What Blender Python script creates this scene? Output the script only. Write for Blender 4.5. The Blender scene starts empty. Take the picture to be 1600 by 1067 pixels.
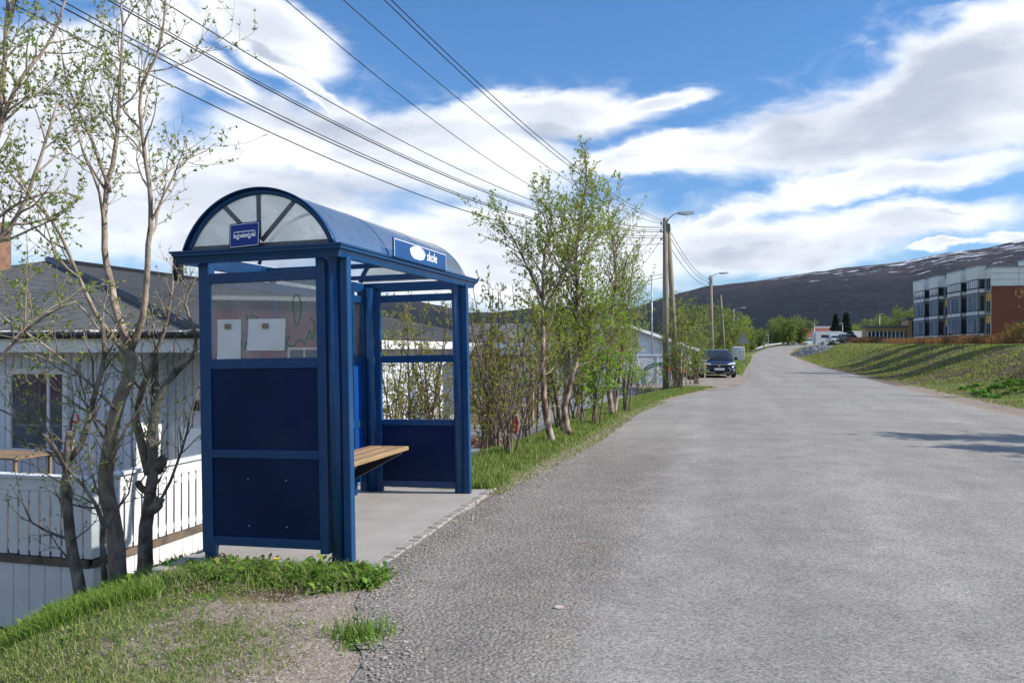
import bpy, math, random
import numpy as np
from mathutils import Vector, Matrix, noise as mnoise
C = bpy.context.scene.collection
R = math.radians
F = 1294.0; H = 1.55; HY = 545.0
def P(px, py, Y): return Vector(((px-800)/F*Y, Y, H-(py-HY)/F*Y))
def X_(px, Y): return (px-800)/F*Y
def G(px, Y): x = X_(px, Y); return Vector((x, Y, hgt(x, Y)))

# ------------------------------------------------------------ camera, world, sun
cam = bpy.data.cameras.new('camera'); camo = bpy.data.objects.new('camera', cam); C.objects.link(camo)
camo.location = (0, 0, H); camo.rotation_euler = (R(90), 0, 0)
cam.sensor_width = 36; cam.lens = 36*F/1600; cam.shift_y = (HY-533.5)/1600
cam.clip_start = .05; cam.clip_end = 20000
sc = bpy.context.scene; sc.camera = camo
sc.view_settings.view_transform = 'Standard'; sc.view_settings.look = 'None'
sc.view_settings.exposure = 0.63; sc.view_settings.gamma = 1
SUN_AZ, SUN_EL = 99.0, 36.0
S = Vector((math.sin(R(SUN_AZ))*math.cos(R(SUN_EL)), math.cos(R(SUN_AZ))*math.cos(R(SUN_EL)), math.sin(R(SUN_EL))))
sl = bpy.data.lights.new('sun', 'SUN'); sl.energy = 3.9; sl.angle = R(.5); sl.color = (1, .95, .87)
so = bpy.data.objects.new('sun', sl); C.objects.link(so); so.rotation_euler = S.to_track_quat('Z', 'Y').to_euler()

def build_world():
    w = bpy.data.worlds.new('World'); sc.world = w; w.use_nodes = True
    nt = w.node_tree; N = nt.nodes; L = nt.links; N.clear()
    def n(t, **k):
        x = N.new(t)
        for a, b in k.items(): setattr(x, a, b)
        return x
    def m(op, a, b=None, c=None, clamp=False):
        x = n('ShaderNodeMath', operation=op); x.use_clamp = clamp
        for i, q in enumerate((a, b, c)):
            if q is None: continue
            if isinstance(q, (int, float)): x.inputs[i].default_value = q
            else: L.new(q, x.inputs[i])
        return x.outputs[0]
    def sm(v, a, b):
        x = n('ShaderNodeMapRange', interpolation_type='SMOOTHSTEP')
        L.new(v, x.inputs[0]); x.inputs[1].default_value = a; x.inputs[2].default_value = b
        return x.outputs[0]
    sky = n('ShaderNodeTexSky', sky_type='NISHITA'); sky.sun_disc = False
    sky.sun_elevation = R(SUN_EL); sky.sun_rotation = R(SUN_AZ); sky.air_density = 1.0; sky.dust_density = .4; sky.ozone_density = 2.5
    tc = n('ShaderNodeTexCoord'); sep = n('ShaderNodeSeparateXYZ'); L.new(tc.outputs['Generated'], sep.inputs[0])
    az = m('ARCTAN2', sep.outputs[0], sep.outputs[1]); el = m('ARCSINE', sep.outputs[2])
    co = n('ShaderNodeCombineXYZ'); L.new(az, co.inputs[0]); L.new(el, co.inputs[1])
    def nz(sx, sy, scale, detail, rough, off=0.0, dist=0.0):
        mp = n('ShaderNodeMapping'); L.new(co.outputs[0], mp.inputs[0]); mp.inputs['Scale'].default_value = (sx, sy, 1)
        mp.inputs['Location'].default_value = (off, off*.7, off)
        t = n('ShaderNodeTexNoise'); L.new(mp.outputs[0], t.inputs['Vector']); t.inputs['Scale'].default_value = scale
        t.inputs['Detail'].default_value = detail; t.inputs['Roughness'].default_value = rough; t.inputs['Distortion'].default_value = dist
        return t
    big = nz(1, 2.2, 5.5, 9, .58, 3.1, .3); fine = nz(1, 2.2, 14, 8, .55, 7.7, .8)
    warp = n('ShaderNodeVectorMath', operation='MULTIPLY_ADD')
    ws = n('ShaderNodeVectorMath', operation='SUBTRACT'); L.new(big.outputs['Color'], ws.inputs[0]); ws.inputs[1].default_value = (.5, .5, .5)
    L.new(ws.outputs[0], warp.inputs[0]); warp.inputs[1].default_value = (.16, .07, 0); L.new(co.outputs[0], warp.inputs[2])
    # (px, py, rx, ry, rotation) of the cloud banks, turned into azimuth and elevation
    banks = [(1450, 175, 400, 85, 4), (1590, 95, 290, 120, 22), (1270, 200, 230, 38, 12), (1400, 60, 0, 0, 0),
             (640, 245, 330, 80, -6), (120, 130, 160, 90, 0), (850, 185, 190, 42, 0), (1010, 165, 90, 20, 8), (1040, 245, 190, 30, 6), (300, 330, 390, 120, 0),
             (60, 250, 260, 190, 0), (420, 45, 140, 48, -18), (330, 110, 120, 36, -22), (250, 30, 90, 50, 0),
             (1380, 280, 260, 30, 4), (1190, 375, 250, 52, 0), (1370, 352, 240, 36, 3), (800, 400, 350, 90, 0), (1590, 365, 90, 16, 3),
             (1480, 330, 70, 9, 0), (1120, 335, 90, 22, 15), (-300, 200, 300, 200, 0), (2050, 250, 350, 160, 0), (1460, 386, 80, 8, 5), (560, 170, 150, 20, -30)]
    acc = None
    for (px, py, rx, ry, ro) in banks:
        if rx == 0: continue
        a = math.atan((px-800)/F); e = math.atan((HY-py)/F*math.cos(a))
        mp = n('ShaderNodeMapping', vector_type='TEXTURE'); L.new(warp.outputs[0], mp.inputs[0])
        mp.inputs['Location'].default_value = (a, e, 0); mp.inputs['Rotation'].default_value = (0, 0, R(ro))
        k = math.cos(a)
        mp.inputs['Scale'].default_value = (rx/F*k*k*1.05+.001, ry/F*k*1.05, 1)
        ln = n('ShaderNodeVectorMath', operation='LENGTH'); L.new(mp.outputs[0], ln.inputs[0])
        v = m('SUBTRACT', 1.0, ln.outputs['Value'])
        acc = v if acc is None else m('SMOOTH_MAX', acc, v, .15)
    gacc = None
    for (px, py, rx, ry, ro) in [(1430, 175, 330, 75, 3), (1500, 110, 200, 55, 15), (590, 205, 230, 38, -5), (900, 215, 150, 20, 0), (1310, 375, 200, 26, 2), (330, 400, 260, 60, 0), (520, 300, 220, 40, 0), (1200, 395, 160, 22, 0), (430, 68, 90, 12, -15), (150, 330, 150, 60, 0)]:
        a = math.atan((px-800)/F); e = math.atan((HY-py)/F*math.cos(a)); k = math.cos(a)
        mp = n('ShaderNodeMapping', vector_type='TEXTURE'); L.new(warp.outputs[0], mp.inputs[0])
        mp.inputs['Location'].default_value = (a, e, 0); mp.inputs['Rotation'].default_value = (0, 0, R(ro)); mp.inputs['Scale'].default_value = (rx/F*k*k, ry/F*k, 1)
        ln = n('ShaderNodeVectorMath', operation='LENGTH'); L.new(mp.outputs[0], ln.inputs[0]); q = m('SUBTRACT', 1.0, ln.outputs['Value'])
        gacc = q if gacc is None else m('SMOOTH_MAX', gacc, q, .15)
    back = m('MULTIPLY', m('SUBTRACT', .35, sep.outputs[1]), 1.0)
    acc = m('MAXIMUM', acc, m('MINIMUM', back, .05))
    acc = m('MAXIMUM', acc, -1.0)
    v = m('ADD', acc, m('MULTIPLY', m('SUBTRACT', big.outputs[0], .5), .85))
    v = m('ADD', v, m('MULTIPLY', m('SUBTRACT', fine.outputs[0], .5), .55))
    mask = sm(v, -.10, .46)
    wisp = m('MULTIPLY', sm(fine.outputs[0], .45, .8), m('MULTIPLY', sm(v, -.5, .1), .35))
    mask = m('MAXIMUM', mask, wisp)
    sh = nz(1, 2.6, 7, 7, .55, 11.3, .2)
    dark = m('MULTIPLY', sm(v, .22, .80), sm(sh.outputs[0], .28, .60))
    gv = m('ADD', gacc, m('MULTIPLY', m('SUBTRACT', sh.outputs[0], .5), 1.3))
    dark = m('MAXIMUM', m('MULTIPLY', dark, .55), m('MULTIPLY', m('MULTIPLY', sm(gv, -.2, .7), .85), m('ADD', .45, m('MULTIPLY', sm(big.outputs[0], .35, .6), .55))))
    # lower sides greyer: the same banks sampled slightly lower are thicker above the greys
    mixc = n('ShaderNodeMixRGB'); L.new(dark, mixc.inputs[0]); mixc.inputs[1].default_value = (.78, .79, .81, 1); mixc.inputs[2].default_value = (.30, .34, .43, 1)
    skm = n('ShaderNodeMixRGB', blend_type='MULTIPLY'); skm.inputs[0].default_value = 1
    L.new(sky.outputs[0], skm.inputs[1])
    tint = n('ShaderNodeMixRGB'); L.new(sm(el, .0, .36), tint.inputs[0]); tint.inputs[1].default_value = (.050, .070, .096, 1); tint.inputs[2].default_value = (.038, .076, .108, 1); L.new(tint.outputs[0], skm.inputs[2])
    fin = n('ShaderNodeMixRGB'); L.new(m('MULTIPLY', mask, .97), fin.inputs[0]); L.new(skm.outputs[0], fin.inputs[1]); L.new(mixc.outputs[0], fin.inputs[2])
    bg = n('ShaderNodeBackground'); L.new(fin.outputs[0], bg.inputs[0]); bg.inputs[1].default_value = 1.0
    out = n('ShaderNodeOutputWorld'); L.new(bg.outputs[0], out.inputs[0])
build_world()

# ------------------------------------------------------------ materials
MATS = {}
def mat(name, c1, c2=None, scale=8, rough=.7, bump=0.0, bscale=None, spec=.4, metal=0.0, detail=6, stretch=(1,1,1), lo=.35, hi=.65, coat=0.0, bdist=.01, dust=None):
    if name in MATS: return MATS[name]
    m = bpy.data.materials.new(name); m.use_nodes = True; nt = m.node_tree; N = nt.nodes; L = nt.links
    b = N['Principled BSDF']; b.inputs['Roughness'].default_value = rough; b.inputs['Metallic'].default_value = metal
    b.inputs['Specular IOR Level'].default_value = spec; b.inputs['Coat Weight'].default_value = coat
    tc = N.new('ShaderNodeTexCoord'); mp = N.new('ShaderNodeMapping'); L.new(tc.outputs['Object'], mp.inputs[0]); mp.inputs['Scale'].default_value = stretch
    if c2 is None: c2 = tuple(x*.82 for x in c1)
    t = N.new('ShaderNodeTexNoise'); L.new(mp.outputs[0], t.inputs['Vector']); t.inputs['Scale'].default_value = scale; t.inputs['Detail'].default_value = detail
    r = N.new('ShaderNodeMapRange'); L.new(t.outputs[0], r.inputs[0]); r.inputs[1].default_value = lo; r.inputs[2].default_value = hi
    x = N.new('ShaderNodeMixRGB'); L.new(r.outputs[0], x.inputs[0]); x.inputs[1].default_value = (*c1, 1); x.inputs[2].default_value = (*c2, 1)
    L.new(x.outputs[0], b.inputs['Base Color'])
    if dust:      # (colour, amount, scale): road dust, scuffs and faded spots of their own shape
        prev = x.outputs[0]
        for (sc2, lo2, hi2, am) in ((dust[2], .50, .75, dust[1]), (dust[2]*14, .66, .70, dust[1]*1.6)):
            t3 = N.new('ShaderNodeTexNoise'); t3.noise_dimensions = '4D'; t3.inputs['W'].default_value = sc2; L.new(tc.outputs['Object'], t3.inputs['Vector']); t3.inputs['Scale'].default_value = sc2; t3.inputs['Detail'].default_value = 9; t3.inputs['Roughness'].default_value = .7
            r3 = N.new('ShaderNodeMapRange'); L.new(t3.outputs[0], r3.inputs[0]); r3.inputs[1].default_value = lo2; r3.inputs[2].default_value = hi2; r3.inputs[4].default_value = am
            x3 = N.new('ShaderNodeMixRGB'); L.new(r3.outputs[0], x3.inputs[0]); L.new(prev, x3.inputs[1]); x3.inputs[2].default_value = (*dust[0], 1); prev = x3.outputs[0]
        L.new(prev, b.inputs['Base Color'])
        rr = N.new('ShaderNodeMapRange'); L.new(t3.outputs[0], rr.inputs[0]); rr.inputs[1].default_value = .3; rr.inputs[2].default_value = .8; rr.inputs[3].default_value = rough*.85; rr.inputs[4].default_value = min(1, rough*1.5); L.new(rr.outputs[0], b.inputs['Roughness'])
    if bump:
        t2 = N.new('ShaderNodeTexNoise'); L.new(mp.outputs[0], t2.inputs['Vector']); t2.inputs['Scale'].default_value = bscale or scale*3; t2.inputs['Detail'].default_value = 5
        bp = N.new('ShaderNodeBump'); L.new(t2.outputs[0], bp.inputs['Height']); bp.inputs['Strength'].default_value = bump; bp.inputs['Distance'].default_value = bdist
        L.new(bp.outputs[0], b.inputs['Normal'])
    MATS[name] = m; return m
def leafmat(name, cols, trans=.45, rough=.55):
    m = bpy.data.materials.new(name); m.use_nodes = True; nt = m.node_tree; N = nt.nodes; L = nt.links; N.clear()
    g = N.new('ShaderNodeNewGeometry'); cr = N.new('ShaderNodeValToRGB'); L.new(g.outputs['Random Per Island'], cr.inputs[0])
    e = cr.color_ramp.elements
    while len(e) < len(cols): e.new(.5)
    for i, c in enumerate(cols): e[i].position = i/(len(cols)-1); e[i].color = (*c, 1)
    d = N.new('ShaderNodeBsdfPrincipled'); d.inputs['Roughness'].default_value = rough; d.inputs['Specular IOR Level'].default_value = .3
    t = N.new('ShaderNodeBsdfTranslucent'); L.new(cr.outputs[0], d.inputs['Base Color'])
    L.new(cr.outputs[0], t.inputs[0]); x = N.new('ShaderNodeMixShader'); x.inputs[0].default_value = trans
    L.new(d.outputs[0], x.inputs[1]); L.new(t.outputs[0], x.inputs[2])
    o = N.new('ShaderNodeOutputMaterial'); L.new(x.outputs[0], o.inputs[0]); return m
def glassmat(name, tint=(1,1,1), dirt=.1, dirtcol=(.6,.6,.6), gloss=.12, rough=.02, transl=0.0, dscale=3, ior=1.45):
    m = bpy.data.materials.new(name); m.use_nodes = True; nt = m.node_tree; N = nt.nodes; L = nt.links; N.clear()
    t = N.new('ShaderNodeBsdfTransparent'); t.inputs[0].default_value = (*tint, 1)
    g = N.new('ShaderNodeBsdfGlossy'); g.inputs['Roughness'].default_value = rough
    fr = N.new('ShaderNodeFresnel'); fr.inputs[0].default_value = ior
    ad = N.new('ShaderNodeMath'); ad.operation = 'ADD'; L.new(fr.outputs[0], ad.inputs[0]); ad.inputs[1].default_value = gloss; ad.use_clamp = True
    m1 = N.new('ShaderNodeMixShader'); L.new(ad.outputs[0], m1.inputs[0]); L.new(t.outputs[0], m1.inputs[1]); L.new(g.outputs[0], m1.inputs[2])
    d = N.new('ShaderNodeBsdfDiffuse'); d.inputs[0].default_value = (*dirtcol, 1)
    tl = N.new('ShaderNodeBsdfTranslucent'); tl.inputs[0].default_value = (*dirtcol, 1)
    dm = N.new('ShaderNodeMixShader'); dm.inputs[0].default_value = transl; L.new(d.outputs[0], dm.inputs[1]); L.new(tl.outputs[0], dm.inputs[2])
    tc = N.new('ShaderNodeTexCoord'); nz = N.new('ShaderNodeTexNoise'); nz.inputs['Scale'].default_value = dscale; nz.inputs['Detail'].default_value = 8; nz.inputs['Roughness'].default_value = .65
    L.new(tc.outputs['Object'], nz.inputs['Vector'])
    mr = N.new('ShaderNodeMapRange'); L.new(nz.outputs[0], mr.inputs[0]); mr.inputs[1].default_value = .3; mr.inputs[2].default_value = .7
    mr.inputs[3].default_value = dirt*.6; mr.inputs[4].default_value = min(1, dirt*1.4)
    m2 = N.new('ShaderNodeMixShader'); L.new(mr.outputs[0], m2.inputs[0]); L.new(m1.outputs[0], m2.inputs[1]); L.new(dm.outputs[0], m2.inputs[2])
    o = N.new('ShaderNodeOutputMaterial'); L.new(m2.outputs[0], o.inputs[0]); MATS[name] = m; return m

def ground_mat(name, cols, scales, bump=.5, bdist=.02, bs=60, attr=None):
    """mix of four earth/grass tones in soft patches with fine grain"""
    m = bpy.data.materials.new(name); m.use_nodes = True; nt = m.node_tree; N = nt.nodes; L = nt.links
    b = N['Principled BSDF']; b.inputs['Roughness'].default_value = .92; b.inputs['Specular IOR Level'].default_value = .15
    g = N.new('ShaderNodeNewGeometry')
    prev = None
    for i, c in enumerate(cols):
        if i == 0:
            rgb = N.new('ShaderNodeRGB'); rgb.outputs[0].default_value = (*c, 1); prev = rgb.outputs[0]; continue
        t = N.new('ShaderNodeTexNoise'); t.noise_dimensions = '4D'; t.inputs['W'].default_value = i*3.7
        L.new(g.outputs['Position'], t.inputs['Vector']); t.inputs['Scale'].default_value = scales[i-1]; t.inputs['Detail'].default_value = 8; t.inputs['Roughness'].default_value = .65
        r = N.new('ShaderNodeMapRange'); L.new(t.outputs[0], r.inputs[0]); r.inputs[1].default_value = .46; r.inputs[2].default_value = .58
        x = N.new('ShaderNodeMixRGB'); L.new(r.outputs[0], x.inputs[0]); L.new(prev, x.inputs[1]); x.inputs[2].default_value = (*c, 1); prev = x.outputs[0]
    if attr:
        a = N.new('ShaderNodeAttribute'); a.attribute_name = attr
        s = N.new('ShaderNodeSeparateColor'); L.new(a.outputs['Color'], s.inputs[0])
        vo = N.new('ShaderNodeTexVoronoi'); L.new(g.outputs['Position'], vo.inputs['Vector']); vo.inputs['Scale'].default_value = 70
        cr = N.new('ShaderNodeValToRGB'); L.new(vo.outputs['Color'], cr.inputs[0])
        cr.color_ramp.elements[0].color = (.19, .15, .12, 1); cr.color_ramp.elements[1].color = (.46, .38, .31, 1)
        t = N.new('ShaderNodeTexNoise'); L.new(g.outputs['Position'], t.inputs['Vector']); t.inputs['Scale'].default_value = 2.5; t.inputs['Detail'].default_value = 9; t.inputs['Roughness'].default_value = .7
        ad = N.new('ShaderNodeMath'); ad.operation = 'ADD'; L.new(s.outputs[0], ad.inputs[0]); L.new(t.outputs[0], ad.inputs[1])
        r = N.new('ShaderNodeMapRange'); L.new(ad.outputs[0], r.inputs[0]); r.inputs[1].default_value = .93; r.inputs[2].default_value = 1.07
        x = N.new('ShaderNodeMixRGB'); L.new(r.outputs[0], x.inputs[0]); L.new(prev, x.inputs[1]); L.new(cr.outputs[0], x.inputs[2]); prev = x.outputs[0]
        ad = N.new('ShaderNodeMath'); ad.operation = 'ADD'; L.new(s.outputs[1], ad.inputs[0]); L.new(t.outputs[0], ad.inputs[1])
        r = N.new('ShaderNodeMapRange'); L.new(ad.outputs[0], r.inputs[0]); r.inputs[1].default_value = .9; r.inputs[2].default_value = 1.1
        x = N.new('ShaderNodeMixRGB'); L.new(r.outputs[0], x.inputs[0]); L.new(prev, x.inputs[1]); x.inputs[2].default_value = (.09, .055, .038, 1); prev = x.outputs[0]
    t = N.new('ShaderNodeTexNoise'); L.new(g.outputs['Position'], t.inputs['Vector']); t.inputs['Scale'].default_value = bs; t.inputs['Detail'].default_value = 6; t.inputs['Roughness'].default_value = .7
    r = N.new('ShaderNodeMapRange'); L.new(t.outputs[0], r.inputs[0]); r.inputs[1].default_value = .3; r.inputs[2].default_value = .7; r.inputs[3].default_value = .55; r.inputs[4].default_value = 1.3
    x = N.new('ShaderNodeVectorMath'); x.operation = 'SCALE'; L.new(prev, x.inputs[0]); L.new(r.outputs[0], x.inputs['Scale']); L.new(x.outputs[0], b.inputs['Base Color'])
    bp = N.new('ShaderNodeBump'); L.new(t.outputs[0], bp.inputs['Height']); bp.inputs['Strength'].default_value = bump; bp.inputs['Distance'].default_value = bdist; L.new(bp.outputs[0], b.inputs['Normal'])
    return m

def asphalt_mat(name, kind='road'):
    m = bpy.data.materials.new(name); m.use_nodes = True; nt = m.node_tree; N = nt.nodes; L = nt.links
    b = N['Principled BSDF']; b.inputs['Roughness'].default_value = .85; b.inputs['Specular IOR Level'].default_value = .3
    g = N.new('ShaderNodeNewGeometry')
    def mth(op, a, c=None, d=None, cl=False):
        x = N.new('ShaderNodeMath'); x.operation = op; x.use_clamp = cl
        for i, q in enumerate((a, c, d)):
            if q is None: continue
            if isinstance(q, (int, float)): x.inputs[i].default_value = q
            else: L.new(q, x.inputs[i])
        return x.outputs[0]
    def noi(s, d=6, r=.6, vec=None):
        t = N.new('ShaderNodeTexNoise'); L.new(vec or g.outputs['Position'], t.inputs['Vector']); t.inputs['Scale'].default_value = s; t.inputs['Detail'].default_value = d; t.inputs['Roughness'].default_value = r; return t.outputs[0]
    def mr(v, a, c, lo=0., hi=1., sm=False):
        x = N.new('ShaderNodeMapRange'); L.new(v, x.inputs[0])
        if sm: x.interpolation_type = 'SMOOTHSTEP'
        for i, q in enumerate((a, c, lo, hi)): x.inputs[i+1].default_value = q
        return x.outputs[0]
    def vor(s):
        t = N.new('ShaderNodeTexVoronoi'); L.new(g.outputs['Position'], t.inputs['Vector']); t.inputs['Scale'].default_value = s; return t
    v1, v2 = vor(95), vor(38)
    s1 = N.new('ShaderNodeSeparateColor'); L.new(v1.outputs['Color'], s1.inputs[0])
    s2 = N.new('ShaderNodeSeparateColor'); L.new(v2.outputs['Color'], s2.inputs[0])
    grain = mth('ADD', mr(s1.outputs[0], 0, 1, .58, 1.42), mth('MULTIPLY', mth('SUBTRACT', noi(420, 3), .5), .35))
    big = mr(noi(.35, 7, .62), .35, .65, .88, 1.1)
    med = mr(noi(2.2, 8, .65), .3, .7, .86, 1.14)
    sp = N.new('ShaderNodeSeparateXYZ'); L.new(g.outputs['Position'], sp.inputs[0])
    lat = mth('SUBTRACT', sp.outputs[0], mth('MULTIPLY', sp.outputs[1], .268))   # distance to the right of the old seam
    lat = mth('ADD', lat, mth('MULTIPLY', mth('SUBTRACT', noi(1.1, 5), .5), .5))
    old = mr(lat, -1.1, -.5, 1, 0, True) if kind == 'road' else mr(lat, 1e4, 1e5, 1, 1)
    fary = mr(sp.outputs[1], 10, 17, 1, 0, True)
    if kind == 'road': old = mth('MULTIPLY', old, fary)
    # longitudinal wheel tracks
    tr = N.new('ShaderNodeCombineXYZ'); L.new(lat, tr.inputs[0]); L.new(mth('MULTIPLY', sp.outputs[1], .03), tr.inputs[1])
    tracks = mr(noi(1.1, 4, .5, tr.outputs[0]), .35, .65, .90, 1.08)
    val = mth('MULTIPLY', mth('MULTIPLY', grain, big), mth('MULTIPLY', med, tracks))
    coarse = mth('MULTIPLY', mr(v2.outputs['Distance'], .0, .6, 1.12, .80), mr(s2.outputs[1], 0, 1, .93, 1.08))
    cmix = mth('ADD', mth('MULTIPLY', mth('SUBTRACT', 1, old), 1.0), mth('MULTIPLY', old, coarse))
    val = mth('MULTIPLY', val, cmix)
    # cracks
    wv = N.new('ShaderNodeVectorMath'); wv.operation = 'MULTIPLY_ADD'
    tn = N.new('ShaderNodeTexNoise'); L.new(g.outputs['Position'], tn.inputs['Vector']); tn.inputs['Scale'].default_value = 2; tn.inputs['Detail'].default_value = 6
    L.new(tn.outputs['Color'], wv.inputs[0]); wv.inputs[1].default_value = (.6, .6, .6); L.new(g.outputs['Position'], wv.inputs[2])
    vc = N.new('ShaderNodeTexVoronoi'); vc.feature = 'DISTANCE_TO_EDGE'; L.new(wv.outputs[0], vc.inputs['Vector']); vc.inputs['Scale'].default_value = .23
    ck = mr(vc.outputs['Distance'], .0015, .0050, .72, 1)
    ckm = mr(noi(.5, 2), .54, .62, 0, 1)
    ck = mth('SUBTRACT', 1, mth('MULTIPLY', mth('SUBTRACT', 1, ck), ckm))
    val = mth('MULTIPLY', val, ck)
    c1 = N.new('ShaderNodeMixRGB'); L.new(old, c1.inputs[0]); c1.inputs[1].default_value = (.278, .262, .238, 1); c1.inputs[2].default_value = (.245, .225, .199, 1)
    if kind == 'drive': c1.inputs[2].default_value = (.27, .27, .27, 1)
    # sandy dirt patches
    dp = mth('MULTIPLY', mr(noi(1.7, 9, .7), .55, .68), mth('ADD', mth('MULTIPLY', old, .55), .12))
    c2 = N.new('ShaderNodeMixRGB'); L.new(dp, c2.inputs[0]); L.new(c1.outputs[0], c2.inputs[1]); c2.inputs[2].default_value = (.31, .25, .20, 1)
    c3 = N.new('ShaderNodeMixRGB'); L.new(mth('MULTIPLY', mr(s1.outputs[1], .8, .82), .25), c3.inputs[0]); L.new(c2.outputs[0], c3.inputs[1]); c3.inputs[2].default_value = (.36, .27, .22, 1)
    x = N.new('ShaderNodeVectorMath'); x.operation = 'SCALE'; L.new(c3.outputs[0], x.inputs[0]); L.new(val, x.inputs['Scale']); L.new(x.outputs[0], b.inputs['Base Color'])
    hgt_ = mth('ADD', mth('MULTIPLY', v1.outputs['Distance'], -.35), mth('MULTIPLY', mth('MULTIPLY', v2.outputs['Distance'], -1.3), old))
    hgt_ = mth('ADD', hgt_, mth('MULTIPLY', noi(9, 4), .5))
    bp = N.new('ShaderNodeBump'); L.new(hgt_, bp.inputs['Height']); bp.inputs['Strength'].default_value = .55; bp.inputs['Distance'].default_value = .012; L.new(bp.outputs[0], b.inputs['Normal'])
    return m

BLUE = mat('blue_paint', (.003, .060, .175), (.002, .046, .14), 6, .32, .03, 90, .5, lo=.3, hi=.7, dust=((.20, .24, .28), .14, 2.5))
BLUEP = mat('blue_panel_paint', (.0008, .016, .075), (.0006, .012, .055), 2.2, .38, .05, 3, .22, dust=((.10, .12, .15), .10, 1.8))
BLACK = mat('black_metal', (.012, .012, .013), None, 20, .45)
ALU = mat('grey_aluminium', (.16, .165, .16), (.11, .115, .11), 9, .45, spec=.5, metal=.35)
STEEL = mat('galvanised_steel', (.42, .43, .44), (.33, .34, .35), 14, .45, metal=.6)
WHITE = mat('white_paint', (.82, .81, .79), (.74, .73, .71), 5, .55, .04, 40, dust=((.38, .36, .31), .22, 3))
WHITEH = mat('house_white_paint', (.74, .77, .80), (.66, .69, .72), 3, .6, .05, 30, dust=((.40, .40, .38), .25, 2))
SIGNB = mat('sign_blue', (.006, .035, .26), (.005, .03, .23), 4, .35)
SIGNW = mat('sign_white', (.85, .85, .85), (.8, .8, .8), 4, .4)
WOODB = mat('bench_wood', (.42, .27, .14), (.26, .17, .09), 7, .6, .25, 30, stretch=(.4, 8, 8))
WOODG = mat('weathered_wood', (.20, .15, .11), (.10, .08, .065), 6, .85, .4, 25, stretch=(1, 1, 1))
POLE = mat('pole_wood', (.30, .26, .19), (.17, .15, .12), 5, .85, .3, 30, stretch=(4, 4, .4))
CONC = mat('concrete', (.40, .37, .34), (.31, .29, .265), 2.2, .9, .35, 80, lo=.3, hi=.7, bdist=.006)
PAVER = mat('paver_stone', (.37, .33, .29), (.26, .235, .21), 14, .9, .4, 60)
RUBBER = mat('rubber', (.02, .02, .02), None, 10, .8)
DGLASS = mat('dark_window', (.02, .028, .035), (.03, .04, .05), 2, .06, spec=.7)
LGLASS = mat('reflecting_window', (.10, .14, .18), (.05, .07, .09), 3, .06, spec=.9)
PAPER = mat('paper', (.78, .77, .74), (.7, .69, .66), 6, .8)
CARDB = mat('cardboard_tape', (.30, .24, .15), None, 30, .8)
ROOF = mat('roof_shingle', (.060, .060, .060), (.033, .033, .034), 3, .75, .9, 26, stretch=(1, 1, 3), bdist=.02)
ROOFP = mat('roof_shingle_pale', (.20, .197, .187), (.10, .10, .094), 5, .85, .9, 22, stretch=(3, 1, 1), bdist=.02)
BARK = mat('willow_bark', (.42, .33, .25), (.20, .155, .12), 12, .85, .8, 40, stretch=(1, 1, .6), bdist=.015, dust=((.55, .54, .48), .35, 3))
BARKD = mat('dark_bark', (.30, .24, .19), (.11, .086, .068), 13, .9, .9, 35, stretch=(1, 1, .5), lo=.4, hi=.6, bdist=.02, dust=((.52, .52, .46), .45, 3))
BARKB = mat('birch_bark', (.46, .37, .29), (.12, .065, .04), 5, .75, .4, 30, stretch=(2, 2, 1.2), lo=.36, hi=.60)
TWIG = mat('twig_bark', (.22, .165, .12), (.12, .085, .062), 9, .85)
FROST = glassmat('frosted_pane', (1, 1, .97), .58, (.86, .86, .80), .02, .3, .85, 5)
ROOFGL = glassmat('roof_pane', (.90, .95, 1), .32, (.80, .84, .88), .05, .12, .85, 4, 1.12)
PANE = glassmat('dirty_pane', (.93, .94, .93), .30, (.62, .63, .64), .20, .015, .25, 4)
PANEC = glassmat('clear_pane', (.97, .98, .97), .03, (.5, .5, .5), .0, .02, .2, 4)
LEAFW = leafmat('willow_leaf', [(.16, .23, .04), (.30, .38, .08), (.38, .44, .14), (.22, .29, .09)], .55)
LEAFB = leafmat('birch_leaf', [(.13, .22, .02), (.26, .37, .03), (.34, .43, .05), (.38, .40, .08)], .55)
LEAFY = leafmat('shrub_leaf_yellow', [(.24, .26, .04), (.40, .40, .06), (.33, .38, .05), (.34, .24, .06)], .55)
LEAFG = leafmat('shrub_leaf_green', [(.14, .30, .02), (.24, .44, .03), (.32, .50, .04), (.36, .46, .07)], .55)
LEAFF = leafmat('distant_leaf', [(.10, .18, .03), (.20, .28, .05), (.27, .33, .07), (.20, .20, .07)], .45)
LEAFO = leafmat('hedge_leaf_orange', [(.26, .10, .03), (.34, .14, .04), (.30, .18, .05), (.17, .08, .04)])
LEAFR = leafmat('hedge_leaf_gold', [(.36, .24, .04), (.42, .30, .06), (.30, .18, .04), (.25, .22, .05)])
LEAFS = leafmat('spruce_needles', [(.012, .03, .015), (.02, .045, .02), (.03, .05, .022)], .2)
GRASSM = leafmat('grass_blade', [(.09, .19, .025), (.16, .28, .035), (.25, .34, .06), (.40, .36, .15), (.13, .23, .03)], .4)
GRASSD = leafmat('mixed_dry_grass', [(.44, .37, .20), (.13, .26, .03), (.50, .42, .25), (.20, .31, .05), (.16, .27, .04), (.33, .31, .12)], .35)
WEED = leafmat('weed_leaf', [(.05, .14, .015), (.09, .22, .02), (.16, .30, .03), (.24, .36, .06), (.30, .30, .10)], .35, .45)

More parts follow.
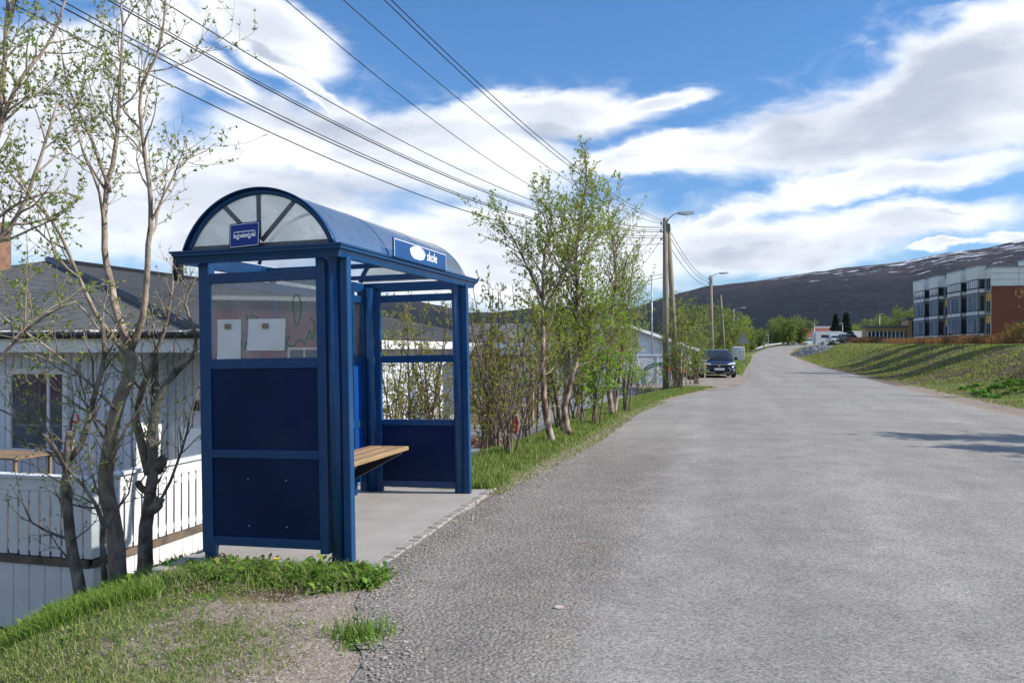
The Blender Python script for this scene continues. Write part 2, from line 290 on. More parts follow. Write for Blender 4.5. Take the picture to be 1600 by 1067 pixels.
# ------------------------------------------------------------ object helpers
class MB:
    def __init__(s): s.v = []; s.f = []
    def add(s, vs, fs):
        o = len(s.v); s.v += [tuple(q) for q in vs]; s.f += [tuple(i+o for i in f) for f in fs]
    def box(s, x0, x1, y0, y1, z0, z1):
        s.add([(x0,y0,z0),(x1,y0,z0),(x1,y1,z0),(x0,y1,z0),(x0,y0,z1),(x1,y0,z1),(x1,y1,z1),(x0,y1,z1)],
              [(0,3,2,1),(4,5,6,7),(0,1,5,4),(1,2,6,5),(2,3,7,6),(3,0,4,7)]); return s
    def bbox(s, x0, x1, y0, y1, z0, z1, c=.006):
        """box with chamfered vertical and horizontal edges"""
        import itertools
        X, Y, Z = (x0, x1), (y0, y1), (z0, z1)
        vs = []; idx = {}
        for i, j, k in itertools.product((0,1), (0,1), (0,1)):
            sx, sy, sz = 1-2*i, 1-2*j, 1-2*k
            for a in range(3):
                p = [X[i]+sx*c, Y[j]+sy*c, Z[k]+sz*c]
                p[a] = (X[i], Y[j], Z[k])[a]
                idx[(i,j,k,a)] = len(vs); vs.append(p)
        f = []
        for a in range(3):
            o = [q for q in range(3) if q != a]
            for e in (0, 1):
                loop = []
                for (p, q) in ((0,0), (1,0), (1,1), (0,1)):
                    c3 = [0,0,0]; c3[a] = e; c3[o[0]] = p; c3[o[1]] = q; loop.append(idx[(*c3, a)])
                if (e == 0) != (a == 1): loop.reverse()
                f.append(tuple(loop))
        for a in range(3):
            o = [q for q in range(3) if q != a]
            for p in (0, 1):
                for q in (0, 1):
                    A = [0,0,0]; B = [0,0,0]; A[a] = 0; B[a] = 1
                    for T in (A, B): T[o[0]] = p; T[o[1]] = q
                    f.append((idx[(*A, o[0])], idx[(*B, o[0])], idx[(*B, o[1])], idx[(*A, o[1])]))
        for i, j, k in itertools.product((0,1), (0,1), (0,1)): f.append((idx[(i,j,k,0)], idx[(i,j,k,1)], idx[(i,j,k,2)]))
        s.add(vs, f); return s
    def tube(s, pts, rad, n=8, cap=True):
        pts = [Vector(p) for p in pts]; m = len(pts)
        if not hasattr(rad, '__len__'): rad = [rad]*m
        vs = []; up = None
        for i in range(m):
            t = (pts[min(i+1, m-1)]-pts[max(i-1, 0)])
            if t.length < 1e-9: t = Vector((0, 0, 1))
            t.normalize()
            if up is None:
                up = Vector((1, 0, 0)) if abs(t.x) < .8 else Vector((0, 1, 0))
            a = t.cross(up)
            if a.length < 1e-6: a = t.orthogonal()
            a.normalize(); b = t.cross(a); up = -b if False else up
            for k in range(n):
                q = 2*math.pi*k/n; vs.append(pts[i]+a*(math.cos(q)*rad[i])+b*(math.sin(q)*rad[i]))
        fs = []
        for i in range(m-1):
            for k in range(n):
                k2 = (k+1) % n; fs.append((i*n+k, i*n+k2, (i+1)*n+k2, (i+1)*n+k))
        if cap: fs += [tuple(range(n))[::-1], tuple((m-1)*n+k for k in range(n))]
        s.add(vs, fs); return s
    def cyl(s, p0, p1, r, n=16): return s.tube([p0, p1], [r, r], n)
    def prism(s, pts, ext):
        """closed outline (3-D points) pushed along ext"""
        e = Vector(ext); n = len(pts); a = [Vector(p) for p in pts]; vs = a+[p+e for p in a]
        fs = [tuple(range(n))[::-1], tuple(range(n, 2*n))]+[(i, (i+1) % n, (i+1) % n+n, i+n) for i in range(n)]
        s.add(vs, fs); return s
    def quad(s, a, b, c, d): s.add([a, b, c, d], [(0, 1, 2, 3)]); return s
    def build(s, name, m, parent=None, smooth=False, org=None):
        me = bpy.data.meshes.new(name)
        v = s.v if org is None else [(p[0]-org[0], p[1]-org[1], p[2]-org[2]) for p in s.v]
        me.from_pydata(v, [], s.f); me.materials.append(m)
        if smooth: me.polygons.foreach_set('use_smooth', [True]*len(me.polygons))
        me.validate(); me.update()
        o = bpy.data.objects.new(name, me); C.objects.link(o)
        if parent: o.parent = parent
        return o
def npmesh(name, V, faces_flat, nper, m, parent=None, smooth=False):
    me = bpy.data.meshes.new(name); nf = len(faces_flat)//nper
    me.vertices.add(len(V)); me.vertices.foreach_set('co', V.astype(np.float32).ravel())
    me.loops.add(len(faces_flat)); me.loops.foreach_set('vertex_index', faces_flat.astype(np.int32))
    me.polygons.add(nf); me.polygons.foreach_set('loop_start', (np.arange(nf)*nper).astype(np.int32)); me.polygons.foreach_set('loop_total', np.full(nf, nper, np.int32))
    if smooth: me.polygons.foreach_set('use_smooth', np.ones(nf, bool))
    me.update(calc_edges=True); me.validate(); me.materials.append(m)
    o = bpy.data.objects.new(name, me); C.objects.link(o)
    if parent: o.parent = parent
    return o
def tag(o, label=None, cat=None, group=None, kind=None):
    if label: o['label'] = label
    if cat: o['category'] = cat
    if group: o['group'] = group
    if kind: o['kind'] = kind
    return o
def thing(name, label, cat, loc=(0,0,0), rz=0.0, group=None, kind=None):
    o = bpy.data.objects.new(name, None); o.empty_display_size = .2; C.objects.link(o)
    o.location = loc; o.rotation_euler = (0, 0, rz); return tag(o, label, cat, group, kind)
def dup(root, loc, rz, sc_=1.0, label=None):
    r = root.copy(); C.objects.link(r); r.location = loc; r.rotation_euler = (0, 0, rz); r.scale = (sc_,)*3 if not hasattr(sc_, '__len__') else sc_
    if label: r['label'] = label
    for ch in list(root.children):
        c = ch.copy(); C.objects.link(c); c.parent = r
        for g in ch.children:
            d = g.copy(); C.objects.link(d); d.parent = c
    return r

# ------------------------------------------------------------ terrain
D = Vector((.258, .966, 0)).normalized(); LV = Vector((-D.y, D.x, 0))          # along the road, to its left
O = Vector((-1.2, 6.21, 0))                                                      # near front corner of the shelter
def smooth(a, b, x): t = min(1, max(0, (x-a)/(b-a))); return t*t*(3-2*t)
def lerp_tab(tab, y):
    if y <= tab[0][0]: return tab[0][1]
    for (a, b), (c, d) in zip(tab, tab[1:]):
        if y <= c: return b+(d-b)*(y-a)/(c-a)
    return tab[-1][1]
XLt = [(-80,-23.2),(0,-1.75),(3,-.95),(4,-.68),(5.2,-.98),(6,-1.06),(8.4,-.42),(8.75,-.17),(10.85,.58),(13.8,1.5),(20,3.1),(26,5.2),(31.3,7.6),(34,9.2),(38,10.7),(44.6,12.7),(57,16.3),(75,21.6),(100,29.2),(130,38),(150,44.6),(180,56),(200,66),(215,74),(230,84),(260,110)]
XRt = [(-80,-13),(0,6.3),(4,7.4),(18.2,11.3),(23,12.5),(33.4,15.5),(50,20.6),(70,26),(90,31.6),(135,44.6),(150,50),(180,61.5),(200,71),(215,79.5),(230,91),(260,122)]
RZt = [(-80,-.13),(5,-.12),(6.4,-.115),(9.5,-.02),(11,0),(80,0),(100,.25),(150,.9),(180,1.7),(200,2.3),(230,2.75),(300,3.2),(1200,3.2)]
def sm_tab(tab, y, w):
    return sum(lerp_tab(tab, y+w*k)*c for k, c in ((-1, .25), (-.5, .25), (0, 0), (.5, .25), (1, .25)))
def XL(y): return sm_tab(XLt, y, .35+.02*abs(y)) if y < 260 else 110+(y-260)*1.3
def XR(y): return sm_tab(XRt, y, .35+.02*abs(y)) if y < 260 else 122+(y-260)*1.3
def rz(y): return sm_tab(RZt, y, 1+.03*abs(y))
def nn(x, y, s, seed=0): return mnoise.noise(Vector((x*s, y*s, seed)))
DROPt = [(-20,0),(-5,.9),(4,1.7),(11,1.7),(14,1.05),(17,.75),(25,.45),(34,.22),(45,.05),(80,.0),(100,1.2),(200,3)]
PLt = [(-40,1.2),(10,1.5),(30,1.8),(60,1.95),(90,2.1),(115,2.35),(150,2.75),(175,3.05),(230,3.3),(1200,6)]
def hgt(x, y):
    return hgt0(x, y)-slabdip(x, y)
def slabdip(x, y):
    if not (5 < y < 10.5): return 0
    q = Vector((x, y, 0))-O; l, b = q.dot(D), q.dot(LV)
    return .16*smooth(-.13, -.03, l)*(1-smooth(3.07, 3.17, l))*smooth(-.20, -.12, b)*(1-smooth(1.40, 1.49, b))
def hgt0(x, y):
    xl, xr, r = XL(y), XR(y), rz(y)
    if x < xl:
        o = xl-x; oo = o*.966
        dr = lerp_tab(DROPt, y)
        if y < 12.5: t = min(1, max(0, (oo-.9)/3.4))**1.8
        elif y < 16: 
            k = (y-12.5)/3.5; t = (1-k)*min(1, max(0, (oo-.9)/3.4))**1.8+k*smooth(.9, 3.2, oo)
        else: t = smooth(1.0 if y < 32 else 5.5, 3.4 if y < 32 else 9, oo)
        if y > 120: t = smooth(1, 40, oo)
        z = r-dr*t
        rough = .03*smooth(0, .5, oo)*(nn(x, y, 1.3)+.6*nn(x, y, 4, 3))
        if 6 < y < 10 and oo < 2.2: rough = 0
        return z+rough+.012*smooth(0, .4, oo)
    if x > xr:
        o = x-xr; oo = o*.966
        wd = 7.5 if y < 110 else 7.5+(y-110)*.1
        up = lerp_tab(PLt, y)-r
        z = r+up*smooth(.8, wd, oo)*.92+up*.08*smooth(wd, wd+20, oo)
        z += .05*smooth(.2, 2, oo)*(nn(x, y, .7, 5)*1.6+nn(x, y, 2.2, 8)) if oo < 40 else 0
        if o > 60: z += (o-60)*.015
        return z-.03*smooth(0, .3, oo)*(1-smooth(.3, .9, oo))
    return r
def rows(a, b):
    ys = []; y = a
    while y < b:
        ys.append(y); y += max(.12, abs(y)*.018) if y > 3 else (.35 if y > -6 else max(1, abs(y)*.15))
    ys.append(b); return ys
def build_ground():
    ys = rows(-70, 420)+[480, 560, 680, 850, 1100, 1500]
    offs = [0]
    s = .1
    while offs[-1] < 1500:
        offs.append(offs[-1]+s); s = s*1.045 if offs[-1] < 8 else s*1.18
    left = offs[::-1]; cols = []
    nmid = 6
    V = []; A = []
    for y in ys:
        xl, xr = XL(y), XR(y); r = rz(y)
        for o in left:
            x = xl-o; V.append((x, y, hgt(x, y) if o else r-.004)); A.append(zone(x, y, o, 0))
        for k in range(1, nmid): V.append((xl+(xr-xl)*k/nmid, y, r-.06)); A.append((1, 0, 0))
        for o in offs:
            x = xr+o; V.append((x, y, hgt(x, y) if o else r-.004)); A.append(zone(x, y, o, 1))
    nc = 2*len(offs)+nmid-1
    nr = len(ys)
    idx = np.arange(nr*nc).reshape(nr, nc)
    q = np.stack([idx[:-1,:-1], idx[:-1,1:], idx[1:,1:], idx[1:,:-1]], -1).reshape(-1)
    gm = ground_mat('verge_earth', [(.15, .19, .035), (.27, .23, .11), (.12, .18, .025), (.18, .14, .08)], [.35, 1.4, .9], .6, .03, 45, 'zone')
    o = npmesh('ground', np.array(V), q, 4, gm, smooth=True); tag(o, kind='structure')
    at = o.data.attributes.new('zone', 'FLOAT_COLOR', 'POINT')
    at.data.foreach_set('color', np.array([(a, b, c, 1) for a, b, c in A], np.float32).ravel())
def zone(x, y, o, side):
    """(gravel, brown earth, -) weights"""
    oo = o*.966
    if side == 0:
        if y < 6.3: g = .9*(1-smooth(1.0, 2.0, oo)) if y < 5.1 else .75*(1-smooth(.4, 2.3, oo))
        else: g = .78*(1-smooth(.1, .5, oo))
        if y > 10 and 1.5 < oo < 40 and y < 60: g = .45
        q = Vector((x, y, 0))-O; l, b_ = q.dot(D), q.dot(LV)
        soil = smooth(-1.05, -.75, l)*(1-smooth(-.2, .1, l))*smooth(-.2, .15, b_)*(1-smooth(1.1, 1.9, b_))
        return (g*(1-.6*soil), max(.35 if y < 12 and oo > 1.7 else 0, .56*soil), 0)
    g = .8*(1-smooth(.3, 1.0, oo))
    if 17 < y < 40: g = .85*(1-smooth(.5, 1.6, oo))
    b = 0
    if y < 75: b = .56*smooth(1.6, 3.0, oo)*(1-smooth(26, 38, y))+.52*smooth(26, 38, y)
    return (g, b, 0)
build_ground()
ROADM = asphalt_mat('road_asphalt'); DRIVEM = asphalt_mat('driveway_asphalt', 'drive')
def sheet(name, ys, fa, fb, n, dz, m, wob=0.0, kind='structure'):
    V = []
    for y in ys:
        a, b = fa(y), fb(y)
        for k in range(n+1):
            x = a+(b-a)*k/n
            if wob and k in (0, n): x += wob*nn(x, y, 2.3, 9)
            V.append((x, y, hgt(x, y)+dz))
    idx = np.arange(len(ys)*(n+1)).reshape(len(ys), n+1)
    q = np.stack([idx[:-1,:-1], idx[:-1,1:], idx[1:,1:], idx[1:,:-1]], -1).reshape(-1)
    o = npmesh(name, np.array(V), q, 4, m, smooth=True); return tag(o, kind=kind)
def build_road():
    ys = rows(-60, 260); V = []; n = 14
    for y in ys:
        xl, xr = XL(y)-.02, XR(y)+.02
        wa = .09*(nn(0, y, 1.1, 2)+.6*nn(0, y, 4.5, 4)+.4*nn(0, y, 11, 4))
        wb = .12*(nn(9, y, .9, 2)+.6*nn(9, y, 3.5, 4))
        if 5.9 < y < 8.6: wa *= .2
        for k in range(n+1):
            t = k/n; x = (xl+wa)+(xr+wb-xl-wa)*t
            z = rz(y)+.018*(1-abs(2*t-1)**6) + .012
            V.append((x, y, z if 0 < k < n else max(rz(y), hgt(x, y))+.006))
    idx = np.arange(len(ys)*(n+1)).reshape(len(ys), n+1)
    q = np.stack([idx[:-1,:-1], idx[:-1,1:], idx[1:,1:], idx[1:,:-1]], -1).reshape(-1)
    tag(npmesh('road', np.array(V), q, 4, ROADM, smooth=True), kind='structure')
    GRAV = ground_mat('forecourt_gravel', [(.30, .25, .21), (.24, .205, .18), (.33, .29, .25)], [.8, 2.5], .5, .01, 120)
    fc = [y for y in rows(30.8, 66)]
    sheet('forecourt', fc, lambda y: XL(y)-max(.05, min(4.8, (y-31)*1.6)*(1 if y < 50 else max(.08, 1-(y-50)/9))), lambda y: XL(y)+.05, 8, .012, GRAV, .4)
    sheet('driveway', rows(11.5, 60), lambda y: XL(y)-22, lambda y: XL(y)-(1.45 if y < 22 else 1.45+(y-22)*.1 if y < 30 else 2.4+(y-30)*.4 if y < 35 else 4.5), 26, .03, DRIVEM, .2)
    sheet('parking_lot', rows(118, 200), lambda y: XR(y)+(14 if y < 150 else 9), lambda y: XR(y)+52, 20, .05, DRIVEM, .3)
build_road()

# ------------------------------------------------------------ mountain (real terrain, rising from 0.9 km to 3 km away)
def build_hills():
    prof = [(-3000,430),(-1500,440),(-600,455),(0,470),(300,462),(560,462),(620,466),(690,477),(735,489),(770,488),(860,478),(930,481),(985,481),(1000,478),(1050,462),(1100,448),(1150,442),(1200,437),(1270,425),(1350,415),(1420,407),(1480,394),(1550,385),(1600,376),(1800,352),(2200,340),(3200,360),(5200,400)]
    az0, az1, na = R(-72), R(74), 420; rr = [520, 700, 900, 1100, 1300, 1500, 1700, 1900, 2100, 2300, 2500, 2700, 2850, 3000, 3150, 3400, 3800, 4400]
    V = []
    for i in range(na+1):
        a = az0+(az1-az0)*i/na; px = 800+F*math.tan(a); ca = math.cos(a)
        ph = lerp_tab(prof, px) if abs(a) < 1.4 else 440
        ridge = H+(HY-ph)/F*3000*ca
        for r in rr:
            t = min(1, (r-520)/(3000-520))
            # the slope stays under the line of sight to the ridge
            prf = t**1.25
            z = -6+(ridge+6)*prf
            x, y = r*math.sin(a), r*math.cos(a)
            if t < 1: z += ridge*.075*math.sin(math.pi*t)*mnoise.fractal(Vector((x*.0022, y*.0022, 1)), .9, 2, 6)
            else: z = ridge+ (r-3000)*-.01
            if abs(r-3000) < 400: z += 5*mnoise.fractal(Vector((x*.006, y*.006, 4)), 1, 2, 4)
            V.append((x, y, z))
    nc = len(rr); idx = np.arange((na+1)*nc).reshape(na+1, nc)
    q = np.stack([idx[:-1,:-1], idx[:-1,1:], idx[1:,1:], idx[1:,:-1]], -1).reshape(-1)
    m = bpy.data.materials.new('mountain_birch_forest'); m.use_nodes = True; nt = m.node_tree; N = nt.nodes; L = nt.links
    b = N['Principled BSDF']; b.inputs['Roughness'].default_value = .95; b.inputs['Specular IOR Level'].default_value = .05
    g = N.new('ShaderNodeNewGeometry'); sp = N.new('ShaderNodeSeparateXYZ'); L.new(g.outputs['Position'], sp.inputs[0])
    def noi(s, d, st=(1,1,1), w=0):
        mp = N.new('ShaderNodeMapping'); L.new(g.outputs['Position'], mp.inputs[0]); mp.inputs['Scale'].default_value = st; mp.inputs['Location'].default_value = (w, w, w)
        t = N.new('ShaderNodeTexNoise'); L.new(mp.outputs[0], t.inputs['Vector']); t.inputs['Scale'].default_value = s; t.inputs['Detail'].default_value = d; t.inputs['Roughness'].default_value = .65; return t.outputs[0]
    def mr(v, a, c, lo=0., hi=1.):
        x = N.new('ShaderNodeMapRange'); L.new(v, x.inputs[0])
        for i, q_ in enumerate((a, c, lo, hi)): x.inputs[i+1].default_value = q_
        return x.outputs[0]
    def mth(op, a, c):
        x = N.new('ShaderNodeMath'); x.operation = op
        for i, q_ in enumerate((a, c)):
            if isinstance(q_, (int, float)): x.inputs[i].default_value = q_
            else: L.new(q_, x.inputs[i])
        return x.outputs[0]
    def mix(f, a, c):
        x = N.new('ShaderNodeMixRGB'); L.new(f, x.inputs[0])
        for i, q_ in ((1, a), (2, c)):
            if isinstance(q_, tuple): x.inputs[i].default_value = (*q_, 1)
            else: L.new(q_, x.inputs[i])
        return x.outputs[0]
    zz = mth('ADD', sp.outputs[2], mth('MULTIPLY', mth('SUBTRACT', noi(.004, 7), .5), 90))
    col = mix(mr(zz, 20, 120), (.010, .019, .025), (.026, .027, .036))  # low slope: dark conifers with cloud shadow and haze blue in the colour
    col = mix(mr(zz, 110, 260), col, (.062, .050, .055))
    col = mix(mth('MULTIPLY', mr(noi(.006, 7, (1, 1, 1), 30), .47, .60), .75), col, (.014, .018, .026))  # dark patches strengthen the slope's relief shading by colour
    grain = mr(noi(.06, 5), .3, .7, .5, 1.5)
    sc_ = N.new('ShaderNodeVectorMath'); sc_.operation = 'SCALE'; L.new(col, sc_.inputs[0]); L.new(grain, sc_.inputs['Scale'])
    # snow lies in long patches near the top
    sn = noi(.018, 8, (.5, 1, 3.2), 50)
    hi_ = mr(mth('ADD', sp.outputs[2], mth('MULTIPLY', mth('SUBTRACT', noi(.0016, 3, (1,1,1), 9), .5), 160)), 175, 300, .0, .155)
    snow = mr(mth('ADD', sn, hi_), .672, .70)
    snow = mth('MULTIPLY', snow, mr(sp.outputs[2], 120, 150))
    snow = mth('MULTIPLY', snow, mr(sp.outputs[0], 250, 600))
    col = mix(snow, sc_.outputs[0], (.72, .74, .80))
    # bare tan clearings low on the slope
    cl = mth('MULTIPLY', mr(noi(.008, 5, (.4, .4, 2.5), 80), .60, .625), mth('MULTIPLY', mr(sp.outputs[2], 40, 55), mr(sp.outputs[2], 110, 90)))
    cl = mth('MULTIPLY', cl, mr(sp.outputs[0], 500, 600))
    col = mix(cl, col, (.16, .11, .09))
    L.new(col, b.inputs['Base Color'])
    bp = N.new('ShaderNodeBump'); L.new(noi(.03, 7), bp.inputs['Height']); bp.inputs['Strength'].default_value = .7; bp.inputs['Distance'].default_value = 25; L.new(bp.outputs[0], b.inputs['Normal'])
    tag(npmesh('hills', np.array(V), q, 4, m, smooth=True), kind='structure')
build_hills()

# ------------------------------------------------------------ vegetation helpers
def resample(pts, n):
    pts = [Vector(p) for p in pts]; d = [0]
    for a, b in zip(pts, pts[1:]): d.append(d[-1]+(b-a).length)
    out = []
    for i in range(n+1):
        s = d[-1]*i/n; k = 0
        while k < len(d)-2 and d[k+1] < s: k += 1
        t = (s-d[k])/max(1e-9, d[k+1]-d[k])
        # catmull-rom
        p0, p1, p2, p3 = pts[max(0, k-1)], pts[k], pts[k+1], pts[min(len(pts)-1, k+2)]
        out.append(.5*((2*p1)+(p2-p0)*t+(2*p0-5*p1+4*p2-p3)*t*t+(3*p1-p0-3*p2+p3)*t*t*t))
    return out, d[-1]
def leaf_mesh(name, pos, dirs, size, m, parent, rng, aspect=.45, curl=.15):
    n = len(pos)
    if n == 0: return None
    pos = np.array(pos); dirs = np.array(dirs); r = np.random.RandomState(rng.randrange(10**6))
    d = dirs+r.normal(0, .55, dirs.shape); d /= np.linalg.norm(d, axis=1)[:, None]
    q = r.normal(0, 1, d.shape); s = np.cross(d, q); s /= np.linalg.norm(s, axis=1)[:, None]
    sz = size*r.uniform(.6, 1.35, n)[:, None]; nn_ = np.cross(d, s)
    a = pos; b = pos+d*sz*.5+s*sz*aspect*.5; c = pos+d*sz+nn_*sz*curl; e = pos+d*sz*.5-s*sz*aspect*.5
    V = np.stack([a, b, c, e], 1).reshape(-1, 3)
    return npmesh(name, V, np.arange(n*4), 4, m, parent)
def tree(name, label, base, stems, seed, leaf, wood, levels=3, dens=(3.2, 5, 7), lenf=(.5, .5, .45), ang=(35, 60), leafsize=.03, leafd=22, up=.35, tmin=.25, group=None, cat='tree', clump=3, twr=.0022, crownname='crown', minlen=.12, lens=(1.3, .6, .3), extra_leaf=None):
    """stems: list of (points, r0, r1); base is a world point; points are world points"""
    rng = random.Random(seed); base = Vector(base); mb = MB(); LP = []; LD = []
    def branch(pts, r0, r1, lev, L_, sides):
        n = len(pts)-1
        rad = [r0+(r1-r0)*(i/n)**.8 for i in range(n+1)]
        mb.tube(pts, rad, sides, cap=(lev == 0))
        if lev < levels:
            cnt = max(1, int(L_*dens[lev]*(.8+.4*rng.random())))
            for c in range(cnt):
                t0 = tmin if lev == 0 else .12
                t = t0+(1-t0)*((c+rng.random())/cnt)
                i = min(n-1, int(t*n)); p = pts[i].lerp(pts[i+1], t*n-i); tg = (pts[i+1]-pts[i]).normalized()
                ax = tg.orthogonal(); ax.rotate(Matrix.Rotation(rng.random()*6.283, 3, tg))
                a = R(rng.uniform(*ang)); dv = tg.copy(); dv.rotate(Matrix.Rotation(a, 3, ax))
                l = lens[lev]*rng.uniform(.45, 1.15)*(1.05-.55*t) if lev == 0 else min(lens[lev], L_*lenf[lev]*rng.uniform(.6, 1.3))
                l = max(l, minlen)
                if t > .97: dv = tg.copy()
                rc = min(rad[i]*.62, .006+l*.012) if lev == 0 else min(rad[i]*.6, .0025+l*.006)
                rc = max(rc, twr)
                ns = 6 if lev == 0 else (5 if lev == 1 else 3)
                q = p.copy(); bp = [q.copy()]; dd = dv.copy()
                for k in range(ns):
                    dd = (dd+Vector((rng.gauss(0, .16), rng.gauss(0, .16), rng.gauss(0, .13)+up*.28))).normalized()
                    q = q+dd*(l/ns); bp.append(q.copy())
                branch(bp, rc, max(twr*.6, rc*.3), lev+1, l, 5 if lev == 0 else (4 if lev == 1 else 3))
        if lev >= levels-1:
            k = max(1, int(L_*leafd))
            for c in range(k):
                t = rng.uniform(.2, 1); i = min(n-1, int(t*n)); p = pts[i].lerp(pts[i+1], t*n-i); tg = (pts[i+1]-pts[i]).normalized()
                for _ in range(clump):
                    LP.append(tuple(p-base)); LD.append(tuple(tg*.7+Vector((rng.gauss(0, .6), rng.gauss(0, .6), rng.gauss(.2, .5)))))
    for (pts, r0, r1) in stems:
        L0 = sum((Vector(b)-Vector(a)).length for a, b in zip(pts, pts[1:])); n = max(8, int(L0*6))
        q, L0 = resample(pts, n)
        q = [p+Vector((nn(p.x+i, p.z, 3, seed), nn(p.y, p.z+i, 3, seed+5), 0))*min(.02, r0*.5) for i, p in enumerate(q)]
        branch(q, r0, r1, 0, L0, 9)
    t = thing(name, label, cat, base, 0, group)
    mb.build('trunk', wood, t, True, org=base)
    if LP: leaf_mesh(crownname, LP, LD, leafsize, leaf, t, rng)
    return t, len(LP)
def stempx(pl, Y, dY=0): 
    return [P(px, py, Y+(dY*(i/(len(pl)-1)))+(q[0] if q else 0)) for i, (px, py, *q) in enumerate(pl)]

# ------------------------------------------------------------ bus shelter
def build_shelter():
    rt = thing('bus_shelter', 'blue metal bus shelter with arched clear roof at the road edge', 'bus shelter', O, 0)
    rt.rotation_euler = (R(-1.07), 0, math.atan2(D.y, D.x))
    L_, W = 2.95, 1.29
    def slope(x): return -.095+.075*x/2.95
    # corner posts: round columns with a square post either side
    for (x0, x1) in ((0, .07), (L_-.07, L_)):
        MB().bbox(x0, x1, .0, .064, slope(x0)-.01, 2.25, .005).build('post', BLUE, rt)
        MB().cyl((x0+.045, .127, slope(x0)-.01), (x0+.045, .127, 2.25), .057, 28).build('round_column', BLUE, rt, True)
    MB().bbox(0, .085, 1.195, W, -.03, 2.25, .005).build('post', BLUE, rt)
    fo = MB().bbox(.012, .073, 1.205, W-.012, slope(0)-.03, -.02, .003)
    fo.build('foot', BLUE, rt)
    fo = MB().bbox(-.004, .04, 1.17, 1.20, slope(0)-.03, .10, .003); fo.build('foot', BLUE, rt)
    MB().bbox(L_-.085, L_, 1.205, W, slope(L_)-.01, 2.25, .005).build('post', BLUE, rt)
    MB().cyl((L_-.05, 1.15, slope(L_)-.01), (L_-.05, 1.15, 2.25), .055, 28).build('round_column', BLUE, rt, True)
    # near end wall
    def endwall(x, y0, y1, near):
        for a, b in ((y0-.074, y0), (y1, y1+.07)) if not near else ((y0-.074, y0),):
            MB().bbox(x, x+.05, a, b, -.0 if near else slope(x)-.01, 2.25, .004).build('frame_post', BLUE, rt)
        for (a, b) in ((2.085, 2.165), (1.41, 1.49), (.715, .78), (.03, .10)):
            MB().bbox(x+.004, x+.046, y0, y1, a, b, .004).build('rail', BLUE, rt)
        r2 = MB().bbox(x, x+.05, y0-.07, y1+.07, 2.205, 2.30, .004).build('top_beam', BLUE, rt) if not near else None
        g = MB().box(x+.022, x+.028, y0, y1, 1.49, 2.085)
        if near:
            g.build('glass_pane', PANE, rt)
            for (a, b) in ((.10, .715), (.78, 1.41)):
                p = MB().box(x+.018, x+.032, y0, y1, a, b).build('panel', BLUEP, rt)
                if a < .2:
                    for yy in (.55, .88):
                        for zz in (.19, .55): MB().tube([(x+.018, yy, zz), (x+.010, yy, zz)], [.008, .005], 8).build('bolt', STEEL, p)
            # green scribbles sprayed on the pane
            gr = MB(); rng = random.Random(5)
            paths = [[(.45,1.75),(.47,1.93),(.43,1.97),(.40,1.90),(.41,1.80),(.44,1.73)], [(.36,1.62),(.33,1.70),(.31,1.63),(.29,1.74),(.33,1.80)],
                     [(.60,1.70),(.63,1.76),(.66,1.70),(.70,1.77),(.73,1.70)], [(.78,1.80),(.82,1.83),(.86,1.79),(.88,1.84)], [(.50,1.66),(.53,1.60),(.47,1.58),(.42,1.63),(.37,1.60)],
                     [(.85,1.55),(.88,1.62),(.90,1.56)]]
            for pa in paths:
                q, _ = resample([(x+.02, a, b) for a, b in pa], 26)
                gr = MB()
                for a, b in zip(q, q[1:]):
                    t = Vector((0, -(b.z-a.z), b.y-a.y)); t = t.normalized()*.006 if t.length > 0 else Vector((0, .006, 0))
                    gr.quad(a-t, b-t, b+t, a+t)
                gr.build('graffiti', MATS.get('green_spray') or glassmat('green_spray', (.55, .95, .6), .28, (.05, .30, .10), 0, .3, .2, 30), rt)
        else:
            MB().box(x+.018, x+.032, y0, y1, .10, .715).build('panel', BLUEP, rt)
    endwall(.0, .264, 1.195, True)
    endwall(L_-.055, .14, 1.03, False)
    # back wall
    yb = W-.045
    for (a, b) in ((2.085, 2.165), (1.41, 1.49), (.70, .78), (.10, .17)):
        MB().bbox(.085, L_-.085, yb-.02, yb+.022, a, b, .004).build('rail', BLUE, rt)
    MB().bbox(.085, L_-.085, yb-.02, yb+.025, 2.205, 2.30, .004).build('top_beam', BLUE, rt)
    for xx in (1.0, 1.95, 2.62): MB().bbox(xx, xx+.05, yb-.022, yb+.024, -.09, 2.2, .004).build('frame_post', BLUE, rt)
    gl = PANEC
    for (a, b) in ((.09, 1.0), (1.05, 1.95), (2.0, 2.62), (2.67, 2.86)): MB().box(a, b, yb-.003, yb+.003, 1.49, 2.085).build('glass_pane', gl, rt)
    for (z0, z1) in ((.17, .70), (.78, 1.41)): MB().box(.086, L_-.086, yb-.008, yb+.008, z0, z1).build('panel', BLUEP_LIT, rt)
    # eaves: stepped fascia all round
    x0, x1, y0, y1 = -.15, 3.27, -.03, 1.44
    prof = [(-.0, 2.333), (0, 2.318), (.012, 2.312), (.012, 2.296), (.03, 2.285), (.045, 2.262), (.05, 2.236), (.09, 2.236), (.09, 2.333)]
    rings = []
    for (q, z) in prof: rings.append([(x0+q, y0+q, z), (x1-q, y0+q, z), (x1-q, y1-q, z), (x0+q, y1-q, z)])
    fb = MB(); k = len(prof)
    for side in range(4):
        s2 = (side+1) % 4
        for i in range(k):
            j = (i+1) % k; fb.quad(rings[i][side], rings[j][side], rings[j][s2], rings[i][s2])
    fb.build('eaves', BLUE, rt)
    for xx in (.9, 1.9): MB().bbox(xx-.02, xx+.02, y0+.09, y1-.09, 2.25, 2.29, .003).build('cross_bar', BLUE, rt)
    # curved roof
    yc, hw, rise, zb = .675, .635, .44, 2.333
    Rr = (hw*hw+rise*rise)/(2*rise); th = math.asin(hw/Rr); zc = zb+rise-Rr
